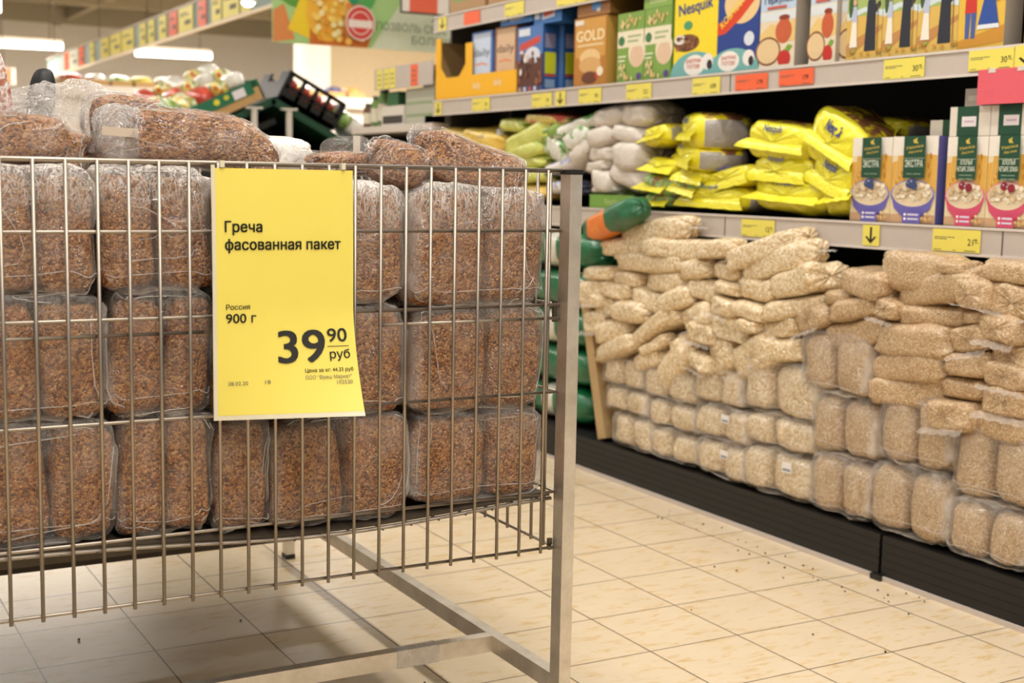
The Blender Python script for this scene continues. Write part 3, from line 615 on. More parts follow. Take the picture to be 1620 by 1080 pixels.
for k, (y, z, w, h, r) in enumerate(NES):
    big = w > .2
    dx = .10 if k != 16 else .24
    ang = -.42 if k in (1, 2) else rr.uniform(-.12, .12)
    ww = w*.72 if k in (1, 2) else w
    z = max(z, ZL+h*.57+.005)
    t = thing('cereal_pouch', (XR+dx+.004, y+(.04 if k in (1, 2) else 0), z), NLAB[k], 'cereal pouch', 'cereal pouches on the lower shelf', (0, 0, -PI/2+ang))
    s = (ww/.19, .95, h*1.08/.075)
    me = FOIL[k % 4]
    if k in (6, 7, 9):
        me = me.copy(); me.materials[0] = M['foil_green']
    part('pouch', me, t, rot=(0, math.radians(r), 0), scale=s)
    f = part('sealed_end', YFIN[k % 3], t, (0, -.092, -.05*h), rot=(math.radians(52), math.radians(r), 0), scale=(ww/.178, 1, 1))
    if big and k not in (16,):
        mb = MB(); write(mb, 'Nesquik', 0, h*.02, h*.2, P('2c3c80'), -.1015, 'c', .03, ww*.28)
        part('lettering', mb.mesh('lettering'), t, rot=(math.radians(-14), math.radians(r), 0))
def pillow(m, k, fins=True):
    mb = super_box(.065, .15, .2, .5, .6, 80+k, .012, 11, 32, 24, 'x', m, .004, ridge=.007)
    # after the swap: x length .2, y depth .15, z height .065
    return mb
def side_pouch(name, label, cat, group, y, z, w, h, r, m, x=None, depth=.17, k=0, fins='paper_pale', ang=0):
    t = thing(name, ((x or XR+.012)+depth/2, y, z), label, cat, group, (0, 0, -PI/2+ang))
    key = ('pl', m, k % 3)
    if key not in _tc: _tc[key] = pillow(m, k % 3).mesh('pouch')
    part('pouch', _tc[key], t, rot=(0, math.radians(r), 0), scale=(w/.2, depth/.15, h*1.1/.065))
    if fins:
        key = ('pf', fins, k % 3)
        if key not in _tc: _tc[key] = fin_mesh(fins, 'x', k % 3)
        part('sealed_end', _tc[key], t, rot=(0, math.radians(r), 0), scale=(w/.19, depth/.18, 1))
    return t
RICE=[(3.769,1.171,0.189,0.073,-7),(3.606,1.173,0.164,0.07,3),(3.82,1.103,0.151,0.066,-6),(3.659,1.11,0.178,0.064,7),(3.807,1.047,0.144,0.051,1),(3.651,1.037,0.181,0.089,5),(3.654,0.971,0.207,0.072,11),(3.83,1.007,0.139,0.037,-5),(3.793,0.957,0.137,0.07,14),(3.812,0.929,0.083,0.03,-2)]
RLAB = ['topmost pale paper pouch, long and rising under the upper rail', 'topmost pale pouch with a green edge beside the yellow pouches', 'pale pouch second down, left of its pair', 'pale pouch second down beside the yellow pouches', 'pale pouch third down with a bright crease', 'wide pale pouch third down beside the yellow pouches', 'slanting pale pouch above the green tray', 'thin pale pouch fourth down at the left of the pile', 'tilted pale pouch behind the basket post', 'small pale pouch lowest behind the green tray']
for k, (y, z, w, h, r) in enumerate(RICE): side_pouch('grain_pouch', RLAB[k], 'grain pouch', 'pale grain pouches on the lower shelf', y, z, w*1.06, h*1.05, r, 'paper_pale', k=k)
WG=[(3.993,1.142,0.264,0.049,-12),(4.106,1.069,0.146,0.07,21),(3.969,1.1,0.16,0.064,-18),(4.047,1.013,0.271,0.042,-10),(4.093,0.933,0.13,0.039,-2),(3.938,1.052,0.13,0.06,-29)]
WL = [('white and green pouch on top beside the long pale pouch', 'pouch_whitegreen'), ('white and green pouch tipped forward left of the pale pile', 'pouch_whitegreen'), ('white and green pouch leaning against the pale pile', 'pouch_whitegreen'), ('white pouch with a blue band above the basket corner', 'pouch_blue'), ('blue and white pouch seen through the basket corner', 'pouch_blue'), ('pinkish pale pouch slanting behind the green and white ones', 'paper_pale')]
for k, (y, z, w, h, r) in enumerate(WG): side_pouch('grain_pouch', WL[k][0], 'grain pouch', 'white pouches on the lower shelf', y, z, w*1.1, h*1.15, r, WL[k][1], k=k)
KK=[(4.43,1.159,0.189,0.049,3),(4.31,1.106,0.413,0.117,-13),(4.288,1.065,0.205,0.052,-7),(4.328,1.025,0.325,0.045,0),(4.192,1.174,0.316,0.035,3)]
KL = [('lime pouch topmost beside the white stub', 'pouch_lime'), ('large lime yellow pouch slanting across the pile', 'pouch_lime'), ('lime pouch with a green end below the large slanting one', 'pouch_lime'), ('flat lime pouch just above the basket rim', 'pouch_lime'), ('flat red and yellow pouch on top of the lime ones', 'pouch_redyellow')]
for k, (y, z, w, h, r) in enumerate(KK): side_pouch('pasta_pouch', KL[k][0], 'pasta pouch', 'lime pouches on the lower shelf', y, z, w, h*(.8 if k == 1 else 1.1), r, KL[k][1], k=k, fins='pouch_green')
side_pouch('pasta_pouch', 'green pouch end lying right of the large lime pouch', 'pasta pouch', 'lime pouches on the lower shelf', 4.13, 1.125, .16, .06, -10, 'pouch_green', k=1, fins=None)
side_pouch('pasta_pouch', 'lime pouch lying lowest behind the basket rim', 'pasta pouch', 'lime pouches on the lower shelf', 4.33, .975, .32, .055, 0, 'pouch_lime', k=2, fins='pouch_green')
side_pouch('pasta_pouch', 'orange and green pouch seen through the basket corner', 'pasta pouch', 'lime pouches on the lower shelf', 4.28, .915, .28, .055, 0, 'pouch_gold', k=0, fins='pouch_green')
YY=[(4.878,1.131,0.353,0.045,7),(4.678,1.107,0.402,0.076,7),(4.595,1.067,0.169,0.039,11)]
YL = ['flat yellow pasta pouch at the far end of the lower shelf', 'large yellow pasta pouch with a grey window beside the lime ones', 'small yellow pasta pouch under the large one']
for k, (y, z, w, h, r) in enumerate(YY): side_pouch('pasta_pouch', YL[k], 'pasta pouch', 'yellow pasta pouches on the lower shelf', y, z, w*.95, h*1.05, r, 'pouch_gold', k=k, fins='pouch_gold')
side_pouch('pasta_pouch', 'yellow pasta pouch lying lowest at the far end', 'pasta pouch', 'yellow pasta pouches on the lower shelf', 4.75, 1.03, .5, .07, 3, 'pouch_gold', k=1, fins='pouch_gold')
side_pouch('pasta_pouch', 'yellow pasta pouch on the shelf board at the far end', 'pasta pouch', 'yellow pasta pouches on the lower shelf', 4.78, .935, .5, .12, 0, 'pouch_gold', k=2, fins='pouch_gold')
t = thing('bottle', (XR+.05, 4.55, ZL+.17), 'white bottle neck standing up behind the yellow pasta pouches', 'bottle')
part('neck', MB().lathe([(.0, .11), (.018, .11), (.02, .07), (.03, 0), (.034, -.168), (0, -.168)], 'produce_white', 14).mesh('neck'), t)
t = thing('shelf_tray', (XR+.004, 3.838, ZL+.001), 'flat green cardboard tray lettered Nestle below the pale pouches', 'tray', None, SROT)
part('tray_front', MB().box((0, 0, 0), (.262, .003, .044), P('74a043')).box((0, .003, 0), (.003, .2, .04), P('74a043')).box((.259, .003, 0), (.262, .2, .04), P('74a043')).box((.003, .003, 0), (.259, .2, .003), P('74a043')).mesh('tray_front'), t)
mb = MB(); write(mb, 'Nestle', .131, .012, .022, P('b6c87e'), align='c', bold=.02); part('lettering', mb.mesh('lettering'), t)
# ---------------------------------------------------------------- bottom of the shelving: divider, sacks, piled bags
t = thing('divider_board', (2.375, 3.60, .126), 'upright wooden board standing between the green sacks and the oat bags', 'board', None, (math.radians(-16), 0, 0))
part('board', MB().box((0, 0, 0), (.3, .045, .52), 'wood').mesh('board'), t)
def sack_mesh(k, bands):
    mb = super_box(.13, .26, .42, .45, .6, 120+k, .012, 10, 30, 30, 'x', 'sack_green', .006, ridge=.006)
    for i, f in enumerate(mb.f):
        x = mb.v[f[0]][0]
        if bands and -.13 < x < .05: mb.mi[i] = mb.mat('sack_orange')
        if not bands and -.06 < x < .06: mb.mi[i] = mb.mat('produce_white' if k % 2 else 'sack_green')
    return mb.mesh('sack')
SK = [sack_mesh(0, True), sack_mesh(1, False), sack_mesh(2, False)]
t = thing('grain_sack', (2.335, 3.515, .838), 'green sack with an orange middle lying tilted on the oat bags', 'sack', None, (0, 0, -PI/2))
part('sack', SK[0], t, rot=(0, math.radians(-17), 0), scale=(.74, .34, .62))
for k, lab in enumerate(('lowest green sack behind the wooden board', 'green sack with a white middle, second from the plinth', 'green sack, third from the plinth behind the basket post', 'green sack with a white middle, fourth from the plinth', 'topmost green sack under the orange banded one')):
    t = thing('grain_sack', (2.53, 3.98, .183+.134*k), lab, 'sack', 'green sacks behind the wooden board', (0, 0, -PI/2))
    part('sack', SK[1+k % 2], t, scale=(1.0, 1.0, 1.0))
ORD = ['topmost', 'second from the top', 'third from the top', 'fourth from the top', 'fifth from the top', 'sixth from the top', 'seventh from the top', 'eighth from the top', 'ninth from the top', 'tenth from the top', 'eleventh from the top', 'twelfth from the top', 'thirteenth from the top', 'fourteenth from the top', 'fifteenth from the top', 'sixteenth from the top']
film('bag_tail', .18, .5, wr=40)
BAGX, BAGY, TAIL = {}, {}, {}
for m in ('oat_flakes', 'wheat_grits'):
    BAGX[m] = [super_box(.068, .15, .205, .40, .55, 200+k, .010, 11, 34, 26, 'x', m, .004, ridge=.005).mesh('bag') for k in range(4)]
    BAGY[m] = [super_box(.125, .073, .2, .42, .5, 230+k, .010, 11, 34, 26, 'y', m, .0012, ridge=.005).mesh('bag') for k in range(4)]
def tail_mesh(axis, k, s):
    mb = MB(); fin(mb, s*.094, .026, .11, k, 'bag_tail', axis, .002); return mb.mesh('sealed_end')
TX = [[tail_mesh('x', k, s) for k in range(3)] for s in (-1, 1)]
TY = [tail_mesh('y', k, -1) for k in range(3)]
nbag = 0
def piled_bag(y, z, w, h, r, m, label, group):
    global nbag
    nbag += 1; k = nbag
    side = w/h > 2.15
    dep = (.15 if side else .2)
    if z+h/2 > .77: dep = .085
    x = 2.342 + dep/2 + .012*math.sin(k*2.4)
    t = thing('grain_bag', (x, y, z), label, 'bag', group, (0, 0, -PI/2 + .16*math.sin(k*1.7)))
    ry = math.radians(r)
    if side:
        part('bag', BAGX[m][k % 4], t, rot=(0, ry, 0), scale=(w*.97/.2, dep/.15, h*1.02/.065))
        e = part('sealed_end', TX[k % 2][k % 3], t, rot=(0, ry, 0), scale=(w/.2, dep/.16, 1))
    else:
        part('bag', BAGY[m][k % 4], t, rot=(0, ry, 0), scale=(w*1.02/.12, dep/.2, h*1.02/.07))
        e = part('sealed_end', TY[k % 3], t, (0, 0, -.012), rot=(math.radians(12), ry, 0), scale=(w/.13, dep/.2, 1))
    return t
OATS=[(3.359,0.807,0.356,0.072,-7),(3.501,0.753,0.236,0.053,-5),(3.22,0.763,0.294,0.058,0),(3.027,0.774,0.154,0.051,-5),(2.837,0.781,0.282,0.061,-17),(2.778,0.753,0.285,0.071,-15),(3.354,0.713,0.401,0.064,-3),(3.128,0.707,0.141,0.061,-11),(2.991,0.712,0.126,0.055,-1),(3.635,0.662,0.167,0.045,-2),(3.489,0.655,0.165,0.053,1),(3.286,0.66,0.238,0.067,-2),(3.682,0.592,0.136,0.092,-8),(3.545,0.614,0.177,0.058,2),(3.37,0.598,0.173,0.069,7),(3.212,0.614,0.161,0.066,-16),(3.091,0.649,0.166,0.065,11),(2.976,0.666,0.113,0.039,8),(2.854,0.672,0.16,0.069,-2),(2.691,0.703,0.208,0.077,-14),(3.605,0.556,0.141,0.068,-4),(3.452,0.555,0.202,0.07,-1),(2.979,0.614,0.107,0.055,7),(2.874,0.612,0.144,0.05,7),(2.708,0.635,0.233,0.055,-11),(3.676,0.5,0.128,0.074,-5),(3.568,0.479,0.196,0.077,-16),(3.107,0.57,0.147,0.073,-17),(3.244,0.552,0.121,0.05,-19),(3.336,0.509,0.282,0.056,-28),(2.969,0.556,0.158,0.083,6),(3.084,0.527,0.12,0.061,5),(2.872,0.57,0.084,0.039,1),(2.755,0.574,0.171,0.056,-12),(3.525,0.43,0.274,0.058,-17),(3.319,0.463,0.148,0.039,-26),(3.191,0.487,0.126,0.05,-21),(3.361,0.413,0.166,0.061,-17),(3.215,0.418,0.212,0.092,-47),(3.073,0.443,0.1,0.049,9),(3.001,0.468,0.109,0.104,-26),(2.849,0.487,0.203,0.1,-26),(2.74,0.52,0.147,0.064,-5)]
WHEAT=[(2.436,0.718,0.167,0.071,4),(2.284,0.758,0.235,0.093,3),(2.206,0.725,0.276,0.077,-11),(2.54,0.675,0.105,0.042,-7),(2.474,0.656,0.176,0.057,-12),(2.614,0.614,0.121,0.063,-18),(2.36,0.665,0.08,0.051,8),(2.229,0.657,0.22,0.053,-4),(2.475,0.593,0.23,0.072,-13),(2.272,0.597,0.259,0.086,-3),(2.287,0.534,0.253,0.079,-6),(2.302,0.472,0.246,0.076,-6),(2.011,0.777,0.147,0.049,3),(2.095,0.723,0.103,0.071,4),(1.998,0.712,0.163,0.079,9),(2.091,0.669,0.086,0.037,-4),(2.006,0.654,0.115,0.06,3),(2.096,0.621,0.117,0.061,-13),(1.989,0.596,0.114,0.063,2),(2.109,0.562,0.132,0.058,-6),(2.002,0.551,0.116,0.06,3),(2.122,0.503,0.138,0.052,-5),(2.001,0.494,0.137,0.07,2),(2.135,0.439,0.148,0.077,-7),(2.009,0.435,0.167,0.07,0),(2.156,0.776,0.08,0.03,-2)]
def pile(data, m, cols, what, group):
    bins = [[] for _ in cols]
    for b in data:
        for i, (lim, _) in enumerate(cols):
            if b[0] >= lim: bins[i].append(b); break
    for i, bb in enumerate(bins):
        bb.sort(key=lambda b: -b[1])
        for q, b in enumerate(bb): piled_bag(*b, m, 'bag of %s, %s in heap %s' % (what, ORD[q], cols[i][1]), group)
pile(OATS, 'oat_flakes', [(3.43, 'nearest the wooden board'), (3.17, 'second from the wooden board'), (2.93, 'third from the wooden board'), (0, 'beside the browner grits')], 'oat flakes', 'loose oat bags piled on the packs')
pile(WHEAT, 'wheat_grits', [(2.39, 'beside the pale oats'), (2.15, 'in the middle of the grits'), (2.04, 'just before the outermost stack'), (0, 'outermost at the edge')], 'wheat grits', 'loose grit bags piled on the packs')
# film-wrapped packs, each showing two bags
def pair_pack(name, label, group, loc, rot, w, d, h, m, fm, seed, nb=2, label_sticker=False, split=.5, leanv=0.0, gd=(32, 20), creases=3, puff=False):
    t = thing(name, loc, label, 'pack', group, rot)
    ws = [w*split, w*(1-split)] if nb == 2 else [w]
    x = -w/2; q_ = random.Random(seed*17+1)
    for q, bw in enumerate(ws):
        tp = (.07 if q == 0 else -.02) + q_.uniform(-.03, .05) if nb == 2 else .03
        hh = h*.96*q_.uniform(.95, 1.0)
        b = part('bag', super_box(bw*(.93 if puff else .95), d*(.92 if puff else .89), hh, .45 if puff else .32, .55 if puff else .40, seed*3+q, .007 if puff else .0045, 16 if puff else 20, gd[0], gd[1], 'z', m, ridge=.0022, lean=leanv*(1 if q else .6)+q_.uniform(-.03, .03), taper=tp).mesh('bag'), t, (x+bw/2, 0, hh/2+.002))
        x += bw
    NU, NV = 64, 44
    fw = super_box(w+.004, d+.004, h+.004, .36 if puff else .3, .36 if puff else .3, seed+300, .005, 18, NU, NV, 'z', fm, pinch=(.14 if puff else .09) if nb == 2 else 0, ridge=.006, lean=leanv*.8)
    part('film_wrap', fw.mesh('film_wrap'), t, (0, 0, h/2))
    if creases:
        def on(i, j):
            i = max(2, min(NV-2, i)); j = max(NU*.52, min(NU*.98, j)); a, b = int(i), int(j)
            p = Vector(fw.v[a*NU+b % NU]).lerp(Vector(fw.v[a*NU+(b+1) % NU]), j-b)
            r = Vector(fw.v[(a+1)*NU+b % NU]).lerp(Vector(fw.v[(a+1)*NU+(b+1) % NU]), j-b)
            p = p.lerp(r, i-a); p.y -= .0006; p.z += h/2; return p
        cm = MB(); i0 = NV*q_.uniform(.36, .44)
        cm.tube([on(i0+.6*math.sin(k*.8+seed), NU*(.54+.42*k/22)) for k in range(23)], .0006, 'crease', 5)
        for n in range(creases):
            i, j = NV*q_.uniform(.15, .9), NU*q_.uniform(.56, .94); di, dj = q_.uniform(-1.2, 1.2), q_.uniform(-.9, .9); path = []
            for k in range(q_.randint(6, 14)):
                path.append(on(i, j)); i += di; j += dj; dj += q_.uniform(-.35, .35); di += q_.uniform(-.25, .25)
            cm.tube(path, q_.uniform(.0004, .0009), 'crease', 5)
        part('film_crease_glint', cm.mesh('film_crease_glint'), t)
    if label_sticker:
        mb = MB().box((-.018, -d/2-.0075, h*.62), (.018, -d/2-.0065, h*.85), P('e6e2de'))
        for q in range(6): mb.box((-.014+.005*q, -d/2-.0079, h*.65), (-.0115+.005*q+.001*(q % 2), -d/2-.0075, h*.71), P('4a5870'))
        part('barcode_label', mb.mesh('barcode_label'), t, (w*.2, 0, 0))
    return t
OATP=[(3.495,0.353,0.24,0.107,-5),(3.247,0.349,0.281,0.102,-5),(3.016,0.378,0.234,0.1,-5),(2.744,0.402,0.309,0.151,-4),(3.473,0.269,0.246,0.094,-7),(3.228,0.264,0.237,0.089,-7),(2.991,0.272,0.265,0.117,-7),(2.743,0.294,0.287,0.106,-6),(3.429,0.182,0.243,0.098,-8),(3.216,0.174,0.236,0.093,-9),(2.985,0.172,0.246,0.105,-9),(2.744,0.186,0.289,0.137,-8)]
COLN = ['beside the wooden board', 'second from the wooden board', 'third from the wooden board', 'next to the brown grits']
ROWN = ['upper', 'middle', 'bottom']
# even out each column so that packs rest on one another
zc = {0: (.119, .225, .305), 1: (.119, .215, .30), 2: (.119, .225, .325), 3: (.119, .245, .335)}
hc = {0: (.102, .078, .095), 1: (.092, .081, .095), 2: (.102, .096, .105), 3: (.121, .086, .145)}
for k, (y, z, w, h, r) in enumerate(OATP):
    c, row = k % 4, 2-k//4
    pair_pack('oat_pack', '%s film-wrapped pack of two oat bags in the column %s' % (ROWN[k//4], COLN[c]), 'film-wrapped oat packs on the plinth', (2.435, y, zc[c][row]+.005), (0, 0, -PI/2+.05*math.sin(k*3)), w*.99, .17, hc[c][row], 'oat_flakes', 'pack_film', 20+k, label_sticker=k in (6, 10, 11), split=(.5, .42, .55, .38)[k % 4], puff=True)
WP = [('upper film-wrapped pack of two upright grit bags leaning out beside the oats', 2.529, .428, .25, .158, .06), ('middle film-wrapped pack of two grit bags beside the oats', 2.497, .272, .23, .155, 0), ('bottom film-wrapped pack of two grit bags beside the oats', 2.500, .119, .225, .149, 0),
      ('upper film-wrapped pack of two tall grit bags in the middle column', 2.259, .292, .235, .178, 0), ('bottom film-wrapped pack of two grit bags in the middle column', 2.269, .119, .26, .169, 0),
      ('upper film-wrapped pack of two grit bags under the outermost stack', 2.028, .255, .225, .165, 0), ('bottom film-wrapped pack of two grit bags under the outermost stack', 2.028, .119, .235, .133, 0),
      ('lower grit pack cut by the right edge of the picture', 1.79, .119, .22, .133, 0), ('upper grit pack cut by the right edge of the picture', 1.79, .256, .22, .15, 0)]
for k, (lab, y, z, w, h, ln) in enumerate(WP):
    pair_pack('grit_pack', lab, 'film-wrapped grit packs on the plinth', (2.43 if k else 2.42, y, z+.005), (0, 0, -PI/2), w, .16, h, 'wheat_grits', 'pack_film', 50+k, split=(.46, .45, .48, .5, .47, .5, .48, .5, .5)[k], puff=True)
for k, (nm, y, z) in enumerate((('grit bag third from the top', 2.284, .803), ('x', 2.206, .765))):
    pass
# ---------------------------------------------------------------- wire basket table
bk = thing('wire_basket', (1.127, 1.825, 0), 'large chrome wire basket table on square legs, filled with buckwheat', 'basket')
def bpart(name, mb, parent=None):
    o = part(name, mb.mesh(name), parent or bk)
    if parent is None: o.location = (-1.127, -1.825, 0)
    return o
XL, XP0, XP1, YF0, YF1, YB0, YB1 = -.30, 1.116, 1.138, 1.81, 1.84, 3.125, 3.155
def post(x0, x1, y0, y1):
    p = bpart('leg', MB().box((x0, y0, .012), (x1, y1, .966), 'steel'))
    part('leg_cap', MB().box((x0-.0008, y0-.0008, .966), (x1+.0008, y1+.0008, .9735), 'black_plastic').mesh('leg_cap'), p)
    part('rubber_foot', MB().box((x0-.001, y0-.001, 0), (x1+.001, y1+.001, .012), 'black_plastic').mesh('rubber_foot'), p)
for x0 in (XP0, XL-.022):
    post(x0, x0+.022, YF0, YF1); post(x0, x0+.022, YB0, YB1)
for x0 in (XP0, XL-.022):
    bpart('side_rail', MB().box((x0, YF1, .1125), (x0+.022, YB0, .1425), 'steel'))
bpart('long_rail', MB().box((XL, 2.042, .1125), (XP0, 2.064, .1425), 'steel'))
bpart('long_rail', MB().box((XL, 2.90, .1125), (XP0, 2.922, .1425), 'brown_bar'))
bpart('deck_bar', MB().box((XL, 2.2, .325), (.62, 2.225, .348), 'brown_bar'))
bpart('tape_wrap', MB().box((.93, 2.0408, .1115), (1.01, 2.0652, .1436), 'bag_tail'))
R1, R2 = .0026, .0027
HZ = (.9715, .877, .7585, .617, .452, .359)
mb = MB()
for z in HZ: mb.tube([(XL, 1.8345, z), (XP0, 1.8345, z)], (.0036 if z > .96 else R1), 'wire_chrome', 8)
mb.tube([(XL, 1.8345, .737), (.535, 1.8345, .737)], R1, 'wire_chrome', 8).tube([(.80, 1.8345, .737), (XP0, 1.8345, .737)], R1, 'wire_chrome', 8)
bpart('front_cross_wires', mb)
x = .2692
while x > XL: x -= .0409
x += .0409
while x < XP0-.01:
    bpart('upright_wire', MB().tube([(x, 1.830, .353), (x, 1.830, .9725)], R2, 'wire_chrome', 8)); x += .0409
mb = MB()
for z in HZ: mb.tube([(1.1155, YF1, z), (1.1155, YB0, z)], R1, 'wire_chrome', 6)
y = YF1+.022
while y < YB0: mb.tube([(1.111, y, .356), (1.111, y, .972)], R2, 'wire_chrome', 6); y += .0409
bpart('end_panel', mb)
mb = MB()
for z in HZ: mb.tube([(XL, YB0+.01, z), (XP0, YB0+.01, z)], R1, 'wire_chrome', 6)
x = XL+.02
while x < XP0: mb.tube([(x, YB0+.004, .356), (x, YB0+.004, .972)], R2, 'wire_chrome', 6); x += .0409
bpart('rear_panel', mb)
mb = MB().box((1.1085, 1.8405, .73), (1.1158, 1.846, .765), 'dark_wire').box((1.1085, 1.8405, .353), (1.1158, 1.846, .372), 'dark_wire')
bpart('panel_hook', mb)
def sag(x): return .4515 - .021*math.exp(-((x-.74)/.28)**2)
mb = MB(); xs = [XL+(1.113-XL)*i/30 for i in range(31)]
for j in range(9):
    y = 1.845+j*.158; mb.tube([(x, y, sag(x)-.008) for x in xs], .0024, 'dark_wire', 6)
mb.tube([(x, 1.843, sag(x)-.009) for x in xs], .0026, 'wire_chrome', 6)
for i in range(30):
    x = XL+.02+i*.0475; mb.tube([(x, 1.840, sag(x)-.011), (x, 3.11, sag(x)-.011)], .0018, 'dark_wire', 5)
dk = bpart('wire_deck', mb)
mb = MB(); vs = []
for x in xs: vs += [(x, 1.848, sag(x)-.003), (x, 3.11, sag(x)-.003), (x, 3.11, sag(x)-.0055), (x, 1.848, sag(x)-.0055)]
fs = []
for i in range(30):
    for j in range(4): fs.append((i*4+j, i*4+(j+1) % 4, (i+1)*4+(j+1) % 4, (i+1)*4+j))
mb.add(vs, fs, 'brown_bar'); part('deck_sheet', mb.mesh('deck_sheet'), bk).location = (-1.127, -1.825, 0)
# ---------------------------------------------------------------- packs of buckwheat standing in the basket
BG = 'film-wrapped buckwheat packs in the basket'
def bw(label, xs, zz, lean=0.0, seed=0, y=1.8965, fm='clear_film', d=.088, tilt=0):
    x0, x1, x2 = xs if len(xs) == 3 else (xs[0], None, xs[1])
    w = x2-x0
    return pair_pack('buckwheat_pack', label, BG, ((x0+x2)/2, y, zz[0]), (0, tilt, 0), w*.985, d, zz[1]-zz[0], 'buckwheat', fm, 400+seed, 1 if x1 is None else 2, split=.5 if x1 is None else (x1-x0)/w, leanv=lean, gd=(56, 34), creases=7)
LAY = ['top', 'middle', 'bottom']
fronts = []
rows = [
 [((.216, .318, .396), (.792, .962), 0), ((.398, .476, .556), (.795, .962), -.10), ((.558, .66), (.785, .945), 0), ((.662, .757, .856), (.770, .945), 0), ((.866, .998, 1.103), (.760, .944), .05)],
 [((.216, .318, .408), (.622, .788), 0), ((.410, .488, .554), (.622, .792), .04), ((.556, .648), (.61, .78), 0), ((.65, .76, .858), (.600, .764), 0), ((.868, 1.002, 1.104), (.592, .756), .05)],
 [((.216, .328, .418), (.4525, .618), .03), ((.420, .487, .553), (.4490, .618), .03), ((.556, .638), (.4415, .606), .04), ((.640, .757, .866), (.4345, .596), 0), ((.870, 1.003, 1.104), (.4465, .588), .02)]]
CN = ['cut by the left edge of the picture', 'just left of the price sign', 'hidden behind the price sign', 'right of the price sign', 'at the right end beside the steel leg']
for r, row in enumerate(rows):
    for c, (xs_, zz, ln) in enumerate(row):
        what = 'film-wrapped pair of buckwheat bags' if len(xs_) == 3 else 'single film-wrapped buckwheat bag'
        if c == 2 and r == 2: what = 'round slumped buckwheat bag'; 
        lab = '%s, %s basket layer, %s' % (what, LAY[r], CN[c] if (c, r) != (2, 2) else 'below the price sign')
        t = bw(lab, xs_, zz, ln, r*5+c, fm='clear_film' if r else 'top_film')
        fronts.append(t)
# the row behind them
for q in range(15*4):
        r, c, n = q//5 % 3, q % 5, q//15+1
        g = copy_tree(fronts[r*5+c]); g.location.y += .104*n; g.location.x += (.006 if c == 4 and n % 2 else 0)
        g['label'] = 'film-wrapped buckwheat pack standing behind the front row in the basket'; g['group'] = 'buckwheat packs behind the front row'
# loose bags lying on top
def loose(name, label, loc, rot, size, seed, tail=(.02, .0), fm='loose_film', e=(.5, .62), amp=.005, droop=0.0, slump=0.0):
    w, d, h = size
    t = thing(name, loc, label, 'bag', 'loose buckwheat bags on top of the basket', rot)
    def bend(mb):
        mb.v = [(x, y, z - droop*max(0, x/(w/2))**2*h - slump*max(0, -x/(w/2))**2*h) for x, y, z in mb.v]; return mb
    part('grain', bend(super_box(h, d, w, e[0], e[1], seed, amp, 13, 56, 40, 'x', 'buckwheat', .002)).mesh('grain'), t, (0, 0, h/2))
    wf = w+tail[0]+tail[1]
    fb = super_box(h*1.06, d*1.04, wf, e[0]*.8, e[1], seed, amp*1.1, 13, 64, 48, 'x', fm, .003, ridge=.003)
    fb.v = [(x+(tail[1]-tail[0])/2, y, z) for x, y, z in fb.v]
    part('film', bend(fb).mesh('film'), t, (0, 0, h/2))
    q_ = random.Random(seed); cm = MB()
    def on(i, j):
        i = max(3, min(44, i)); a, b = int(i), int(j) % 64; f = j-int(j)
        p = Vector(fb.v[a*64+b]).lerp(Vector(fb.v[a*64+(b+1) % 64]), f)
        r = Vector(fb.v[(a+1)*64+b]).lerp(Vector(fb.v[(a+1)*64+(b+1) % 64]), f)
        p = p.lerp(r, i-a); n = Vector((0, p.y, p.z)); return p + n.normalized()*.0005
    for n in range(int(10+w*70)):
        i, j = q_.uniform(3, 44), q_.uniform(42, 66); di, dj = q_.uniform(-1.3, 1.3), q_.uniform(-1.1, 1.1); path = []
        for k in range(q_.randint(4, 11)):
            path.append(on(i, j)); i += di; j += dj; dj += q_.uniform(-.3, .3); di += q_.uniform(-.3, .3)
        cm.tube(path, q_.uniform(.0003, .0007), 'crease', 5)  # thin whitish tubes stand in for highlight streaks on the film
    part('film_crease_glint', cm.mesh('film_crease_glint'), t, (0, 0, h/2))
    return t
t = loose('buckwheat_bag', 'large buckwheat bag lying on its side just left of the price sign', (.56, 1.925, .965), (0, math.radians(3), math.radians(-4)), (.212, .10, .080), 11, (.045, .0), e=(.42, .55), droop=.45)
part('gathered_end', super_box(.06, .092, .074, .4, .6, 68, .004, 18, 44, 30, 'z', 'milky_film', ridge=.008).mesh('gathered_end'), t, (-.118, 0, .037))
part('paper_strip', MB().box((-.148, -.0515, .034), (-.100, -.050, .046), P('c9b8a4')).mesh('paper_strip'), t)
t = loose('buckwheat_bag', 'slumped buckwheat bag with a film dome at the left edge', (.303, 1.925, .966), (0, 0, .1), (.13, .09, .068), 12, (.0, .0), e=(.55, .6), slump=.3)
part('film_top', super_box(.115, .075, .06, .7, .8, 66, .006, 16, 40, 24, 'z', 'loose_film', ridge=.006).mesh('film_top'), t, (.005, 0, .062))
t = loose('buckwheat_bag', 'small buckwheat bag with a white barcode sticker near the left edge', (.372, 1.945, .962), (0, math.radians(12), math.radians(-30)), (.055, .06, .05), 13, (.0, .004), e=(.35, .4))
mb = MB().box((-.016, -.0325, .008), (.012, -.0315, .032), P('e4ddd6'))
for q in range(7): mb.box((-.013+.0034*q, -.0328, .012), (-.0115+.0034*q, -.0325, .024), 'ink')
part('barcode_label', mb.mesh('barcode_label'), t)
loose('buckwheat_bag', 'low buckwheat bag between the barcode bag and the large lying bag', (.428, 1.97, .962), (0, 0, .2), (.075, .07, .036), 14, (.01, .0))
t = loose('buckwheat_bag', 'buckwheat bag in loose film showing above the large lying bag', (.50, 2.11, .985), (0, math.radians(-4), 0), (.10, .08, .088), 15, (.012, .012), e=(.5, .6))
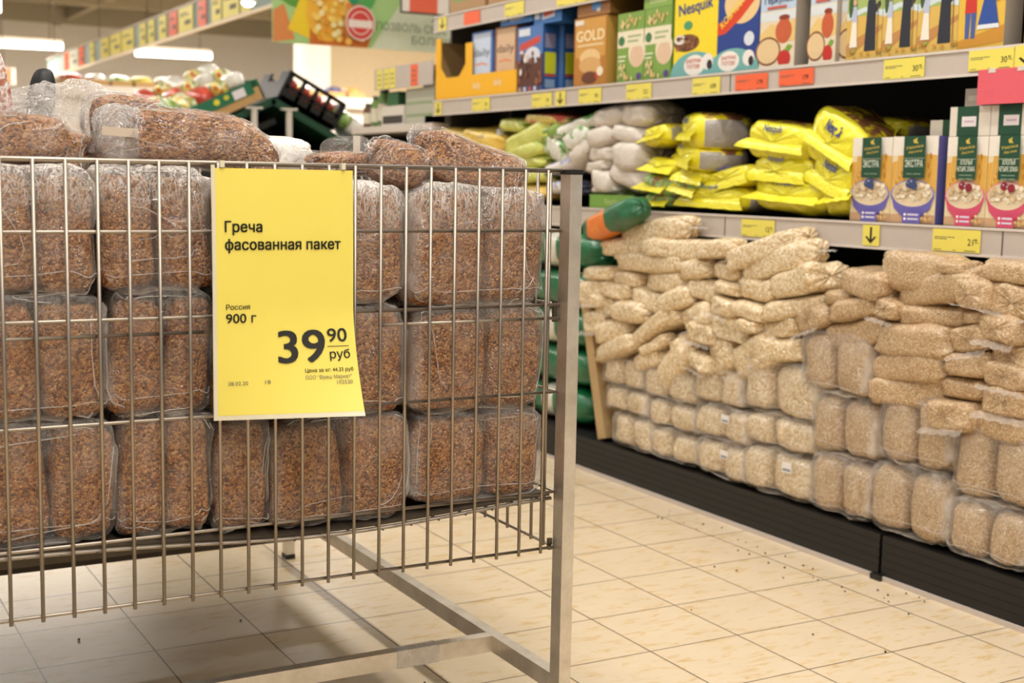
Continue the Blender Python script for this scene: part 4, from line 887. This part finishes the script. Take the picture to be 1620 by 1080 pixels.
part('film_bunch', super_box(.20, .10, .115, .75, .85, 77, .014, 14, 64, 40, 'z', 'milky_film', ridge=.012).mesh('film_bunch'), t, (-.075, .06, .052))
t = thing('rice_bag', (.80, 2.30, .962), 'whitish bag lying behind the basket rim above the price sign', 'bag')
part('bag', super_box(.062, .12, .12, .55, .6, 91, .005, 15, 40, 30, 'x', 'produce_white', .003, ridge=.002).mesh('bag'), t, (0, 0, .03))
t = loose('buckwheat_bag', 'flat buckwheat bag with a taped crimp above the price sign corner', (.815, 2.0, .958), (0, 0, .15), (.125, .09, .036), 16, (.03, .004))
part('film_top', super_box(.085, .06, .045, .8, .85, 67, .004, 16, 40, 24, 'z', 'loose_film', ridge=.005).mesh('film_top'), t, (.0, 0, .04))
part('tape_strip', MB().box((-.006, -.032, .03), (.006, -.030, .062), P('d9cfc2')).mesh('tape_strip'), t)
loose('buckwheat_bag', 'buckwheat bag leaning low against the tilted bag, right of the price sign', (.862, 1.935, .945), (0, math.radians(18), 0), (.085, .08, .066), 17, (.004, .0), e=(.5, .6))
loose('buckwheat_bag', 'tilted buckwheat bag sloping down toward the steel leg', (.985, 1.93, .938), (0, math.radians(17), 0), (.185, .09, .078), 18, (.012, .0), e=(.42, .6))
t = thing('snack_pouch', (.322, 2.1, .955), 'brown and white snack pouch with a barcode standing at the left edge', 'pouch', None, (0, math.radians(-8), 0))
part('pouch', super_box(.055, .035, .18, .5, .7, 95, .004, 20, 30, 20, 'z', 'pouch_brown', .003, ridge=.002).mesh('pouch'), t, (-.005, 0, .088))
part('barcode_label', MB().box((-.026, -.0205, .085), (.0, -.0195, .14), P('e6e0da')).box((-.022, -.0208, .091), (-.005, -.0205, .093), 'ink').box((-.022, -.0208, .095), (-.005, -.0205, .096), 'ink').box((-.022, -.0208, .099), (-.005, -.0205, .102), 'ink').box((-.022, -.0208, .105), (-.005, -.0205, .106), 'ink').mesh('barcode_label'), t)
t = thing('snack_pouch', (.395, 2.33, .955), 'dark snack pouch behind the brown one at the left edge', 'pouch', None, (0, math.radians(8), 0))
part('pouch', super_box(.045, .04, .165, .6, .8, 96, .006, 20, 24, 16, 'z', 'plinth_black').mesh('pouch'), t, (0, 0, .085))
# ---------------------------------------------------------------- price sign
SX, SZT, SW, SH = .549, .9665, .204, .3535
def sheet(u, v, off=0.0):
    """u across, v down in 0..1: the plastic sheet hangs from the rim and its lower right corner curls out."""
    y = 1.8235 - off - .052*max(0, v-.55)**1.6/.28*(.12+.88*u) - .004*math.sin(PI*v)
    return (SX + SW*u, y, SZT - SH*v)
def sheet_grid(u0, u1, v0, v1, off, m, n=14, k=24, thick=.0007):
    mb = MB(); vs = []
    for side in (0, 1):
        for i in range(k+1):
            for j in range(n+1): vs.append(sheet(u0+(u1-u0)*j/n, v0+(v1-v0)*i/k, off - side*thick))
    fs = []; q = (n+1)*(k+1)
    for i in range(k):
        for j in range(n):
            a = i*(n+1)+j; fs.append((a, a+n+1, a+n+2, a+1)); fs.append((q+a, q+a+1, q+a+n+2, q+a+n+1))
    mb.add(vs, fs, m, True); return mb
sg = thing('price_sign', (SX, 1.823, SZT), 'large yellow buckwheat price sign reading 39.90 hanging on the basket', 'sign')
def spart(name, mb): o = part(name, mb.mesh(name), sg); o.location = (-SX, -1.823, -SZT); return o
spart('paper', sheet_grid(0, 1, .004, .982, 0, 'sign_yellow'))
plain('clear_edge', 'd8cfb4', .25, 0, .02, coat=.6)
spart('plastic_edge', sheet_grid(-.028, 0, -.008, 1.0, .0004, 'clear_edge', 2))
mb = sheet_grid(0, 1.0, .982, 1.0, .0004, 'clear_edge', 14, 2)
spart('plastic_hem', mb)
mb = MB()
def sw(s, u, v, cap, m='ink', al='l', bold=0.0, width=None):
    write(mb, s, u*SW, -v*SH, cap*SH, m, 0, al, bold, width*SW if width else None, fn=lambda p, q, y: sheet(p/SW, -q/SH, .0012))
sw('Греча', .062, .2531, .043, bold=.035, width=.262)
sw('фасованная пакет', .062, .3236, .043, bold=.035, width=.838)
sw('Россия', .064, .560, .021, bold=.015, width=.168)
sw('900 г', .064, .613, .038, bold=.02, width=.212)
sw('39', .43, .779, .134, bold=.03, width=.335)
sw('90', .79, .702, .056, bold=.02, width=.145)
mb.add([sheet(.785, .7195, .0012), sheet(.945, .7195, .0012), sheet(.945, .722, .0012), sheet(.785, .722, .0012)], [(0, 3, 2, 1)], 'ink')
sw('руб', .80, .769, .036, bold=.018, width=.148)
sw('Цена за кг: 44.33 руб', .962, .821, .0155, al='r', bold=.012, width=.35)
sw('ООО "Фреш Маркет"', .945, .849, .0155, 'ink_grey', 'r', 0, .335)
sw('102520', .945, .871, .0155, 'ink_grey', 'r', 0, .112)
sw('28.02.20', .07, .862, .0155, 'ink_grey', width=.137)
sw('18', .325, .860, .0155, 'ink_grey', width=.038)
spart('lettering', mb)
spart('sign_clip', MB().box((.556, 1.8205, .966), (.562, 1.839, .9755), 'clear_edge').box((.735, 1.8205, .966), (.741, 1.839, .9755), 'clear_edge'))
# spilled grains under the basket
mb = MB(); rg = random.Random(9)
for x, y in [(.45, 2.45), (.43, 2.2), (.62, 2.1), (.7, 2.05), (1.02, 2.33), (1.05, 2.22), (.98, 2.2), (1.0, 2.21), (.36, 2.4), (.55, 2.75), (.85, 2.72), (1.3, 2.5), (1.8, 2.35), (2.05, 2.6), (2.1, 2.55), (2.2, 2.4), (2.15, 2.45), (2.25, 2.48), (1.95, 2.1), (2.0, 1.95), (2.22, 2.3), (2.28, 2.7), (2.27, 2.75), (.4, 2.1), (.52, 1.98)] + [(2.3+rg.uniform(-.09, .03), rg.uniform(2.1, 3.2)) for _ in range(26)]:
    r = rg.uniform(.0016, .003); mb.lathe([(0, 0), (r, r*.5), (r*.8, r*1.3), (0, r*1.7)], 'grain_speck', 6, (x+rg.uniform(-.02, .02), y, 0))
plain('grain_speck', '5a3a22', .7)
tag(part('spilled_grains', mb.mesh('spilled_grains')), 'a few brown grains spilled over the tiled floor', 'grains', None, 'stuff')
# ---------------------------------------------------------------- far shelving beyond the grocery shelves
fs_ = thing('shelving_unit', (0, 0, 0), 'pale wall shelving beyond the far end of the grocery shelves', 'shelving')
part('price_rail', MB().box((2.44, 5.06, 1.342), (2.446, 5.66, 1.438), 'rail_grey').mesh('price_rail'), fs_)
part('back_panel', MB().box((2.82, 5.06, 0), (2.84, 5.95, 1.46), 'shelf_grey').mesh('back_panel'), fs_)
part('shelf_board', MB().box((2.446, 5.06, 1.40), (2.82, 5.66, 1.42), 'shelf_grey').mesh('shelf_board'), fs_)
part('shelf_board', MB().box((2.44, 5.06, 1.155), (2.82, 5.92, 1.185), 'rail_lip').mesh('shelf_board'), fs_)
part('shelf_board', MB().box((2.46, 5.06, .93), (2.82, 5.92, .95), 'shelf_grey').mesh('shelf_board'), fs_)
part('end_panel', MB().box((2.50, 5.92, 0), (2.82, 5.95, 1.185), 'shelf_grey').mesh('end_panel'), fs_)
for y1, y0, c, lab in ((5.63, 5.57, 'tag_yellow', 'leftmost yellow tag on the pale wall shelving rail'), (5.55, 5.50, 'tag_yellow', 'yellow tag in the middle of the pale wall shelving rail'), (5.49, 5.43, 'tag_yellow', 'yellow tag nearest the orange one on the pale wall shelving rail'), (5.27, 5.20, 'tag_orange', 'orange tag on the pale wall shelving rail')):
    t = thing('price_tag', (2.4385, y1, 1.345), lab, 'price tag', 'tags on the pale wall shelving', SROT)
    part('card', MB().box((0, 0, 0), (y1-y0, .001, .088), c).mesh('card'), t)
    mb = MB()
    for q in range(3): mb.box(((y1-y0)*.15, -.0004, .02+.02*q), ((y1-y0)*.8, -.0002, .024+.02*q), 'ink_grey')
    part('fine_print', mb.mesh('fine_print'), t)
FJ = 'jars on the pale wall shelving'
rj = random.Random(3)
jar = None
def jar_at(y, z, r, h, col, cap, lab):
    t = thing('jar', (2.50, y, z), lab, 'jar', FJ)
    part('glass', MB().lathe([(0, 0), (r, 0), (r, h*.75), (r*.7, h*.88), (r*.7, h*.9), (0, h*.9)], col, 14).mesh('glass'), t)
    part('lid', MB().lathe([(r*.75, h*.88), (r*.75, h), (0, h)], cap, 14).mesh('lid'), t)
    part('label_band', MB().lathe([(r*1.01, h*.15), (r*1.01, h*.6)], P('d8cfb8'), 14).mesh('label_band'), t)
plain('jar_brown', '5e3a22', .3); plain('jar_green', '6d8f4a', .3); plain('lid_dark', '3a3a2e', .4)
for k, y in enumerate((5.85, 5.76, 5.68)):
    jar_at(y, 1.186, .03, .11+.03*k, 'jar_green' if k else 'jar_brown', 'lid_dark', ('brown jar at the outer end', 'short green jar second from the outer end', 'taller green jar beside the cartons')[k] + ' of the pale wall shelving')
for k, y in enumerate((5.86, 5.74, 5.62, 5.50, 5.38)):
    jar_at(y, .951, .038, .14, 'jar_brown', 'lid_dark', ('first', 'second', 'third', 'fourth', 'fifth')[k] + ' brown jar from the outer end, under the white board of the pale shelving')
carton_box('packet_carton', 'white carton with a dark band on the pale wall shelving', 'carton', 5.62, 1.186, .24, .1, .085, 'd6cfc4', [('r', 0, 0, 1, 1, 'ddd5cb'), ('r', .05, .08, .95, .5, '4a4340')], None, 'cartons on the pale wall shelving', x=2.46)
carton_box('packet_carton', 'grey green carton stack end on the pale wall shelving', 'carton', 5.36, 1.186, .28, .1, .15, 'a9ac98', [('r', 0, 0, 1, 1, 'b5b5a4'), ('r', .02, .2, .98, .28, '8fa07c'), ('r', .02, .55, .98, .63, '8fa07c')], None, 'cartons on the pale wall shelving', x=2.46)
carton_box('packet_carton', 'dark green packet standing on the pale wall shelving', 'carton', 5.56, 1.272, .12, .1, .06, '2f5a34', [('r', 0, 0, 1, 1, '356a3c')], None, 'cartons on the pale wall shelving', x=2.46)
carton_box('packet_carton', 'small red packet at the end of the white board', 'carton', 5.17, 1.186, .09, .05, .03, 'c83a34', [('r', 0, 0, 1, 1, 'd2443c')], None, 'cartons on the pale wall shelving', x=2.46)
# ---------------------------------------------------------------- hanging pineapple banner
bn = thing('hanging_banner', (2.36, 6.8, 1.645), 'hanging green banner with pineapple picture and Russian slogan', 'banner')
W, H = 1.06, .36
def bl(k): return -.003-.0004*k
mb = MB()
ba = [('r', 0, 0, W, H, 'a9cf86'), ('p', [(.55, 0), (W, 0), (W, H), (.8, H)], 'd6dcc2'), ('p', [(0, 0), (.12, .02), (.06, .2), (0, .16)], 'd98a4a'), ('e', .15, .28, .13, .1, '5f9a3a'), ('e', .22, .2, .07, .14, '7fb34a'), ('p', [(.08, .07), (.22, .02), (.2, .22), (.15, .24)], 'f0cf2a'), ('p', [(.2, .0), (.53, .0), (.56, .1), (.52, .26), (.4, .31), (.28, .3), (.2, .2)], 'd0742a'), ('e', .3, .17, .12, .15, 'f2b93a'), ('e', .44, .31, .07, .09, '2f9a6a'), ('e', .52, .3, .06, .1, '58ab5a')]
rq = random.Random(5)
ba += [('e', .22+.2*rq.random(), .02+.28*rq.random(), .016, .016, rq.choice(['f8d36a', 'f5e6a8', 'e59a30'])) for _ in range(46)]
ba += [('e', .36+.17*rq.random(), .01+.2*rq.random(), .018, .018, rq.choice(['e08a35', 'c4642a', 'f0b850'])) for _ in range(26)]
ba += [('e', .475, .125, .085, .092, 'f0ded2'), ('e', .475, .125, .078, .084, 'cf3a34'), ('e', .475, .125, .058, .062, 'f0ded2'), ('e', .475, .125, .052, .056, 'd5463e'), ('r', .405, .1, .545, .14, 'efe0d6')]
for k, a in enumerate(ba):
    if a[0] == 'r': mb.poly([(a[1], a[2]), (a[3], a[2]), (a[3], a[4]), (a[1], a[4])], bl(k), P(a[5]))
    elif a[0] == 'e': mb.ell(a[1], a[2], a[3], a[4], bl(k), P(a[5]))
    else: mb.poly(a[1], bl(k), P(a[2]))
part('board', MB().box((0, 0, 0), (W, .01, H), P('a9cf86')).mesh('board'), bn)
part('picture', mb.mesh('picture'), bn)
mb = MB(); kk = bl(len(ba)+2)
write(mb, 'ДА!', .985, .165, .042, P('4c6b4a'), kk, 'r', 0, .09)
write(mb, 'ПОЗВОЛЬ СЕБЕ', .985, .098, .042, P('4c6b4a'), kk, 'r', 0, .42)
write(mb, 'БОЛЬШЕ', 1.045, .034, .042, P('4c6b4a'), kk, 'r', 0, .27)
part('lettering', mb.mesh('lettering'), bn)
for x in (.1, .95): part('hanger', MB().tube([(x, .005, H), (x, .005, 1.7)], .004, 'dark_wire').mesh('hanger'), bn)
t = thing('hanging_poster', (2.925, 6.45, 1.80), 'small orange and white framed card hanging in front of the banner', 'poster')
part('frame', MB().box((0, 0, 0), (.285, .008, .2), P('4a4c44')).mesh('frame'), t)
mb = MB().box((.008, -.002, .01), (.277, -.001, .192), P('efe6dc')); mb.box((.05, -.003, .01), (.21, -.002, .192), P('e8694a')); part('picture', mb.mesh('picture'), t)
part('hanger', MB().tube([(.14, .004, .2), (.14, .004, 1.55)], .003, 'dark_wire').mesh('hanger'), t)
# ---------------------------------------------------------------- suspended rail of price cards
RA, RB = Vector((2.66, 7.47, 1.95)), Vector((2.73, 15.06, 1.95))
ra = math.atan2(RB.y-RA.y, RB.x-RA.x)
cr = thing('card_rail', RB, 'long suspended grey rail carrying a row of yellow and orange price cards', 'rail', None, (0, 0, ra+PI))
LR = (RB-RA).length
plain('rail_teal', '97a8a2', .6, 0, .04)
part('panel', MB().box((0, 0, 0), (LR, .008, .18), 'rail_teal').mesh('panel'), cr)
part('bottom_lip', MB().box((0, -.012, -.014), (LR, .02, 0), 'column_white').mesh('bottom_lip'), cr)
part('top_lip', MB().box((0, -.012, .18), (LR, .02, .188), 'rail_lip').mesh('top_lip'), cr)
for x in (.4, 2.6, 4.8, 7.0): part('hanger', MB().tube([(x, .004, .18), (x, .004, 1.39)], .004, 'dark_wire').mesh('hanger'), cr)
CARDS = [(0.835, 0.87, 'r'), (0.778, 0.835, 'w'), (0.743, 0.774, 'r'), (0.68, 0.705, 'y'), (0.601, 0.645, 'y'), (0.54, 0.594, 'y'), (.479, .535, 'y'), (0.426, 0.453, 'y'), (0.39, 0.416, 'y'), (0.343, 0.372, 'y'), (0.303, 0.333, 'r'), (0.248, 0.298, 'y'), (0.205, 0.231, 'r'), (0.159, 0.188, 'y'), (0.109, 0.155, 'y'), (0.079, 0.104, 'y')]
ON = ['first', 'second', 'third', 'fourth', 'fifth', 'sixth', 'seventh', 'eighth', 'ninth', 'tenth', 'eleventh', 'twelfth', 'thirteenth', 'fourteenth', 'fifteenth', 'sixteenth']
for k, (a, b, c) in enumerate(CARDS):
    xa, xb = LR*(1-b), LR*(1-a); p = RB + Vector((math.cos(ra+PI)*xa, math.sin(ra+PI)*xa, .002)) + Vector((-.004, 0, 0))
    col = {'r': 'tag_orange', 'w': P('d8dccb'), 'y': 'tag_yellow'}[c]
    t = thing('price_card', p, '%s price card, %s from the far end of the suspended rail' % ({'r': 'orange', 'w': 'whitish', 'y': 'yellow'}[c], ON[k]), 'price card', 'price cards on the suspended rail', (0, 0, ra+PI))
    part('card', MB().box((0, -.004, 0), (xb-xa, -.001, .172), col).mesh('card'), t)
    mb = MB(); w = xb-xa
    mb.box((w*.12, -.005, .125), (w*.6, -.0045, .132), 'ink_grey').box((w*.12, -.005, .11), (w*.75, -.0045, .117), 'ink_grey').box((w*.45, -.005, .045), (w*.85, -.0045, .075), 'ink_grey')
    part('fine_print', mb.mesh('fine_print'), t)
t = thing('card_rail', (.0, 0, 0), 'short stub of another card rail at the far left', 'rail'); t.location = (2.75, 17.2, 1.98)
part('panel', MB().box((-.28, 0, 0), (0.0, .02, .2), 'rail_grey').mesh('panel'), t); part('card', MB().box((-.26, -.004, .01), (-.14, 0, .19), 'tag_yellow').box((-.13, -.004, .01), (-.05, 0, .19), 'tag_orange').mesh('card'), t)
part('hanger', MB().tube([(-.14, .01, .2), (-.14, .01, 1.4)], .005, 'dark_wire').mesh('hanger'), t)
t = thing('spot_lamp', (2.36, 7.2, 1.885), 'white spot lamp at the near end of the suspended card rail', 'lamp')
part('shade', MB().lathe([(.012, .06), (.03, .04), (.045, 0), (.04, 0), (.02, .035)], 'column_white', 16).mesh('shade'), t)
part('bulb', MB().lathe([(0, .03), (.03, .012), (.034, -.006), (.02, -.02), (0, -.024)], 'tube_glow', 14).mesh('bulb'), t)
part('arm', MB().tube([(0, 0, .05), (.15, .1, .12), (.30, .26, .12)], .012, 'rail_lip').tube([(.06, .04, .08), (.06, .04, 1.46)], .004, 'dark_wire').mesh('arm'), t)
# ---------------------------------------------------------------- fruit and vegetable stand
YS = 6.5; RX, RZ = 2.26, 1.345
plain('stand_green', '14402a', .5); plain('stand_black', '14130f', .6); plain('post_grey', 'cfc8bc', .5)
st = thing('produce_stand', (RX, YS, 0), 'dark green stepped produce stand with two sloping sides', 'stand')
def slope(x0, z0, x1, z1, y0, y1, th, m):
    mb = MB(); d = Vector((x1-x0, 0, z1-z0)).normalized(); n = Vector((-d.z, 0, d.x))*th
    a, b = Vector((x0, 0, z0)), Vector((x1, 0, z1)); vs = []
    for y in (y0, y1):
        for q in (a, b, b-n, a-n): vs.append((q.x, y, q.z))
    return mb.add(vs, [(0, 1, 2, 3)[::-1], (4, 5, 6, 7)[::-1][::-1], (0, 4, 5, 1)[::-1], (1, 5, 6, 2)[::-1], (2, 6, 7, 3)[::-1], (3, 7, 4, 0)[::-1]], m)
part('left_shelf', slope(-.62, -.29+RZ, .0, RZ, 0, 1.0, .035, 'stand_green').mesh('left_shelf'), st)
part('right_shelf', slope(0, RZ, .56, -.29+RZ, 0, 1.0, .035, 'stand_green').mesh('right_shelf'), st)
part('inner_brace', slope(-.42, RZ-.3, .02, RZ-.1, .05, .08, .03, 'stand_black').box((-.5, .6, 0), (.5, .62, RZ-.06), 'stand_black').mesh('inner_brace'), st)
part('cabinet', MB().box((-.6, .0, 0), (.56, 1.0, RZ-.32), 'stand_black').mesh('cabinet'), st)
for x in (-.115, .065):
    part('post', MB().box((x-.013, -.05, 0), (x+.013, -.03, RZ-.055), 'post_grey').box((x-.04, -.055, RZ-.065), (x+.04, -.025, RZ-.055), 'post_grey').mesh('post'), st)
al = math.atan2(.29, .62); ar = math.atan2(.29, .56)
# long green cardboard tray on the left slope
t = thing('cardboard_tray', (RX-.62, YS, RZ-.285), 'green printed cardboard tray lying on the left slope of the stand', 'tray', None, (0, -al, 0))
part('front_wall', MB().box((.05, .0, .01), (.64, .01, .075), 'card_kraft').mesh('front_wall'), t)
mb = MB().box((.0, -.004, .05), (.60, -.001, .11), P('1f6a4a')).box((.0, -.004, .045), (.25, -.001, .05), P('1f6a4a'))
part('green_print', mb.mesh('green_print'), t)
part('sticker', MB().box((.49, -.006, .055), (.555, -.004, .098), P('dfd8dc')).mesh('sticker'), t)
part('fruit_mark', MB().ell(.40, .082, .016, .015, -.006, P('d9d23a')).ell(.455, .085, .014, .012, -.006, P('c9c23a')).mesh('fruit_mark'), t)
part('side_wall', MB().box((.63, 0, .01), (.64, .4, .11), P('1f6a4a')).box((.05, .39, .01), (.64, .4, .08), 'card_kraft').box((.05, .01, .01), (.63, .39, .016), 'card_kraft').mesh('side_wall'), t)
# black plastic crate on the right slope
t = thing('plastic_crate', (RX+.04, YS+.03, RZ+.0), 'black slotted plastic crate of tomatoes on the right slope of the stand', 'crate', None, (0, ar, 0))
def crate_wall():
    mb = MB(); L, Hh = .32, .15
    for x in (0, .075, .15, .225, .30): mb.box((x, 0, 0), (x+.02, .01, Hh), 'black_plastic')
    for z in (0, .06, .132): mb.box((0, 0, z), (L, .01, z+.02), 'black_plastic')
    return mb.box((.02, 0, .0), (.3, .01, .055), 'black_plastic')
part('crate_wall', crate_wall().mesh('crate_wall'), t)
part('crate_wall', crate_wall().mesh('crate_wall'), t, (0, .39, 0))
part('crate_end', MB().box((-.012, 0, 0), (0, .40, .10), 'black_plastic').box((-.012, 0, .10), (0, .12, .15), 'black_plastic').box((-.012, .28, .10), (0, .4, .15), 'black_plastic').mesh('crate_end'), t)
part('crate_end', MB().box((.32, 0, 0), (.332, .40, .15), 'black_plastic').mesh('crate_end'), t)
part('crate_base', MB().box((0, 0, 0), (.32, .4, .01), 'black_plastic').mesh('crate_base'), t)
rt = random.Random(8); tom = None
for k in range(12):
    u, v = .04+.075*(k % 4), .07+.12*(k//4)
    p = Vector((RX+.04, YS+.03+v, RZ)) + Vector((u*math.cos(ar)+.10*math.sin(ar), 0, -u*math.sin(ar)+.10*math.cos(ar)))
    t2 = thing('tomato', p, 'red tomato among others inside the black crate', 'tomato', 'tomatoes in the black crate')
    part('fruit', super_box(.075, .075, .06, .9, .95, k, .002, 14, 14, 10, 'z', 'produce_red').mesh('fruit'), t2)
# packets on the left slope and lettuce on the right one
PK = ['produce_mixed', 'produce_white', 'produce_green', 'produce_mixed', 'produce_red', 'produce_mixed', 'produce_white']
for i in range(3):
    for k in range(7):
        u = .09*k+.03*i; p = Vector((RX-.60+u*math.cos(al)-.06, YS+.14+.3*i, RZ-.17+u*math.sin(al)+.03*i))
        t2 = thing('produce_bag', p, '%s bag of vegetables, %s up the left slope in the %s row' % ({'produce_mixed': 'mixed coloured', 'produce_white': 'white', 'produce_green': 'pale green', 'produce_red': 'red'}[PK[(k+i) % 7]], ON[k], ('front', 'middle', 'rear')[i]), 'vegetable bag', 'vegetable bags on the left slope of the stand', (rt.uniform(-.3, .3), -al+rt.uniform(-.3, .3), 0))
        part('bag', super_box(.10, .24, .10, .6, .7, k+i*9, .012, 12, 20, 14, 'z', PK[(k+i) % 7]).mesh('bag'), t2)
for k, (x, z, m, lab) in enumerate(((.40, -.15, 'produce_green', 'pale green lettuce bag below the black crate'), (.46, -.19, 'produce_white', 'shiny white bag of greens below the lettuce bag'), (.53, -.24, 'produce_white', 'crumpled clear bag lowest on the right slope'))):
    t2 = thing('produce_bag', (RX+x, YS+.15, RZ+z+.055), lab, 'vegetable bag', 'bags on the right slope of the stand', (0, ar, 0))
    part('bag', super_box(.11, .24, .11, .7, .8, 60+k, .012, 14, 24, 16, 'z', m).mesh('bag'), t2)
# ---------------------------------------------------------------- far produce island at the left
fi = thing('produce_table', (2.2, 12.0, 0), 'long white produce table far away at the left', 'table')
part('table_top', MB().box((0, 0, 1.66), (3.0, .9, 1.70), 'rail_grey').mesh('table_top'), fi)
part('front_panel', MB().box((0, .05, 0), (3.0, .1, 1.66), 'rail_lip').mesh('front_panel'), fi)
part('price_strip', MB().box((0, -.01, 1.60), (3.0, 0, 1.70), 'rail_lip').mesh('price_strip'), fi)
plain('produce_orange', 'd98a45', .5); plain('produce_violet', '4a4668', .5); plain('produce_yellow', 'd9c65a', .5)
for k in range(14):
    m = ['produce_red', 'produce_white', 'produce_green', 'produce_yellow', 'produce_white', 'produce_violet', 'produce_orange'][k % 7]
    t2 = thing('produce_crate', (2.32+.2*k, 12.02, 1.70), 'far crate of %s produce, %s from the left on the white table' % (m.split('_')[1], ON[k]), 'crate', 'far crates on the white produce table')
    part('crate', MB().box((0, 0, 0), (.17, .4, .05), 'card_kraft').mesh('crate'), t2)
    part('contents', tag(part('heap', super_box(.16, .38, .10, .7, .7, k, .015, 14, 18, 12, 'z', m).mesh('contents')), kind='stuff').data, t2, (.085, .2, .055))['kind'] = 'stuff'
for o in [q for q in C.objects if q.name.startswith('heap')]: bpy.data.objects.remove(o)
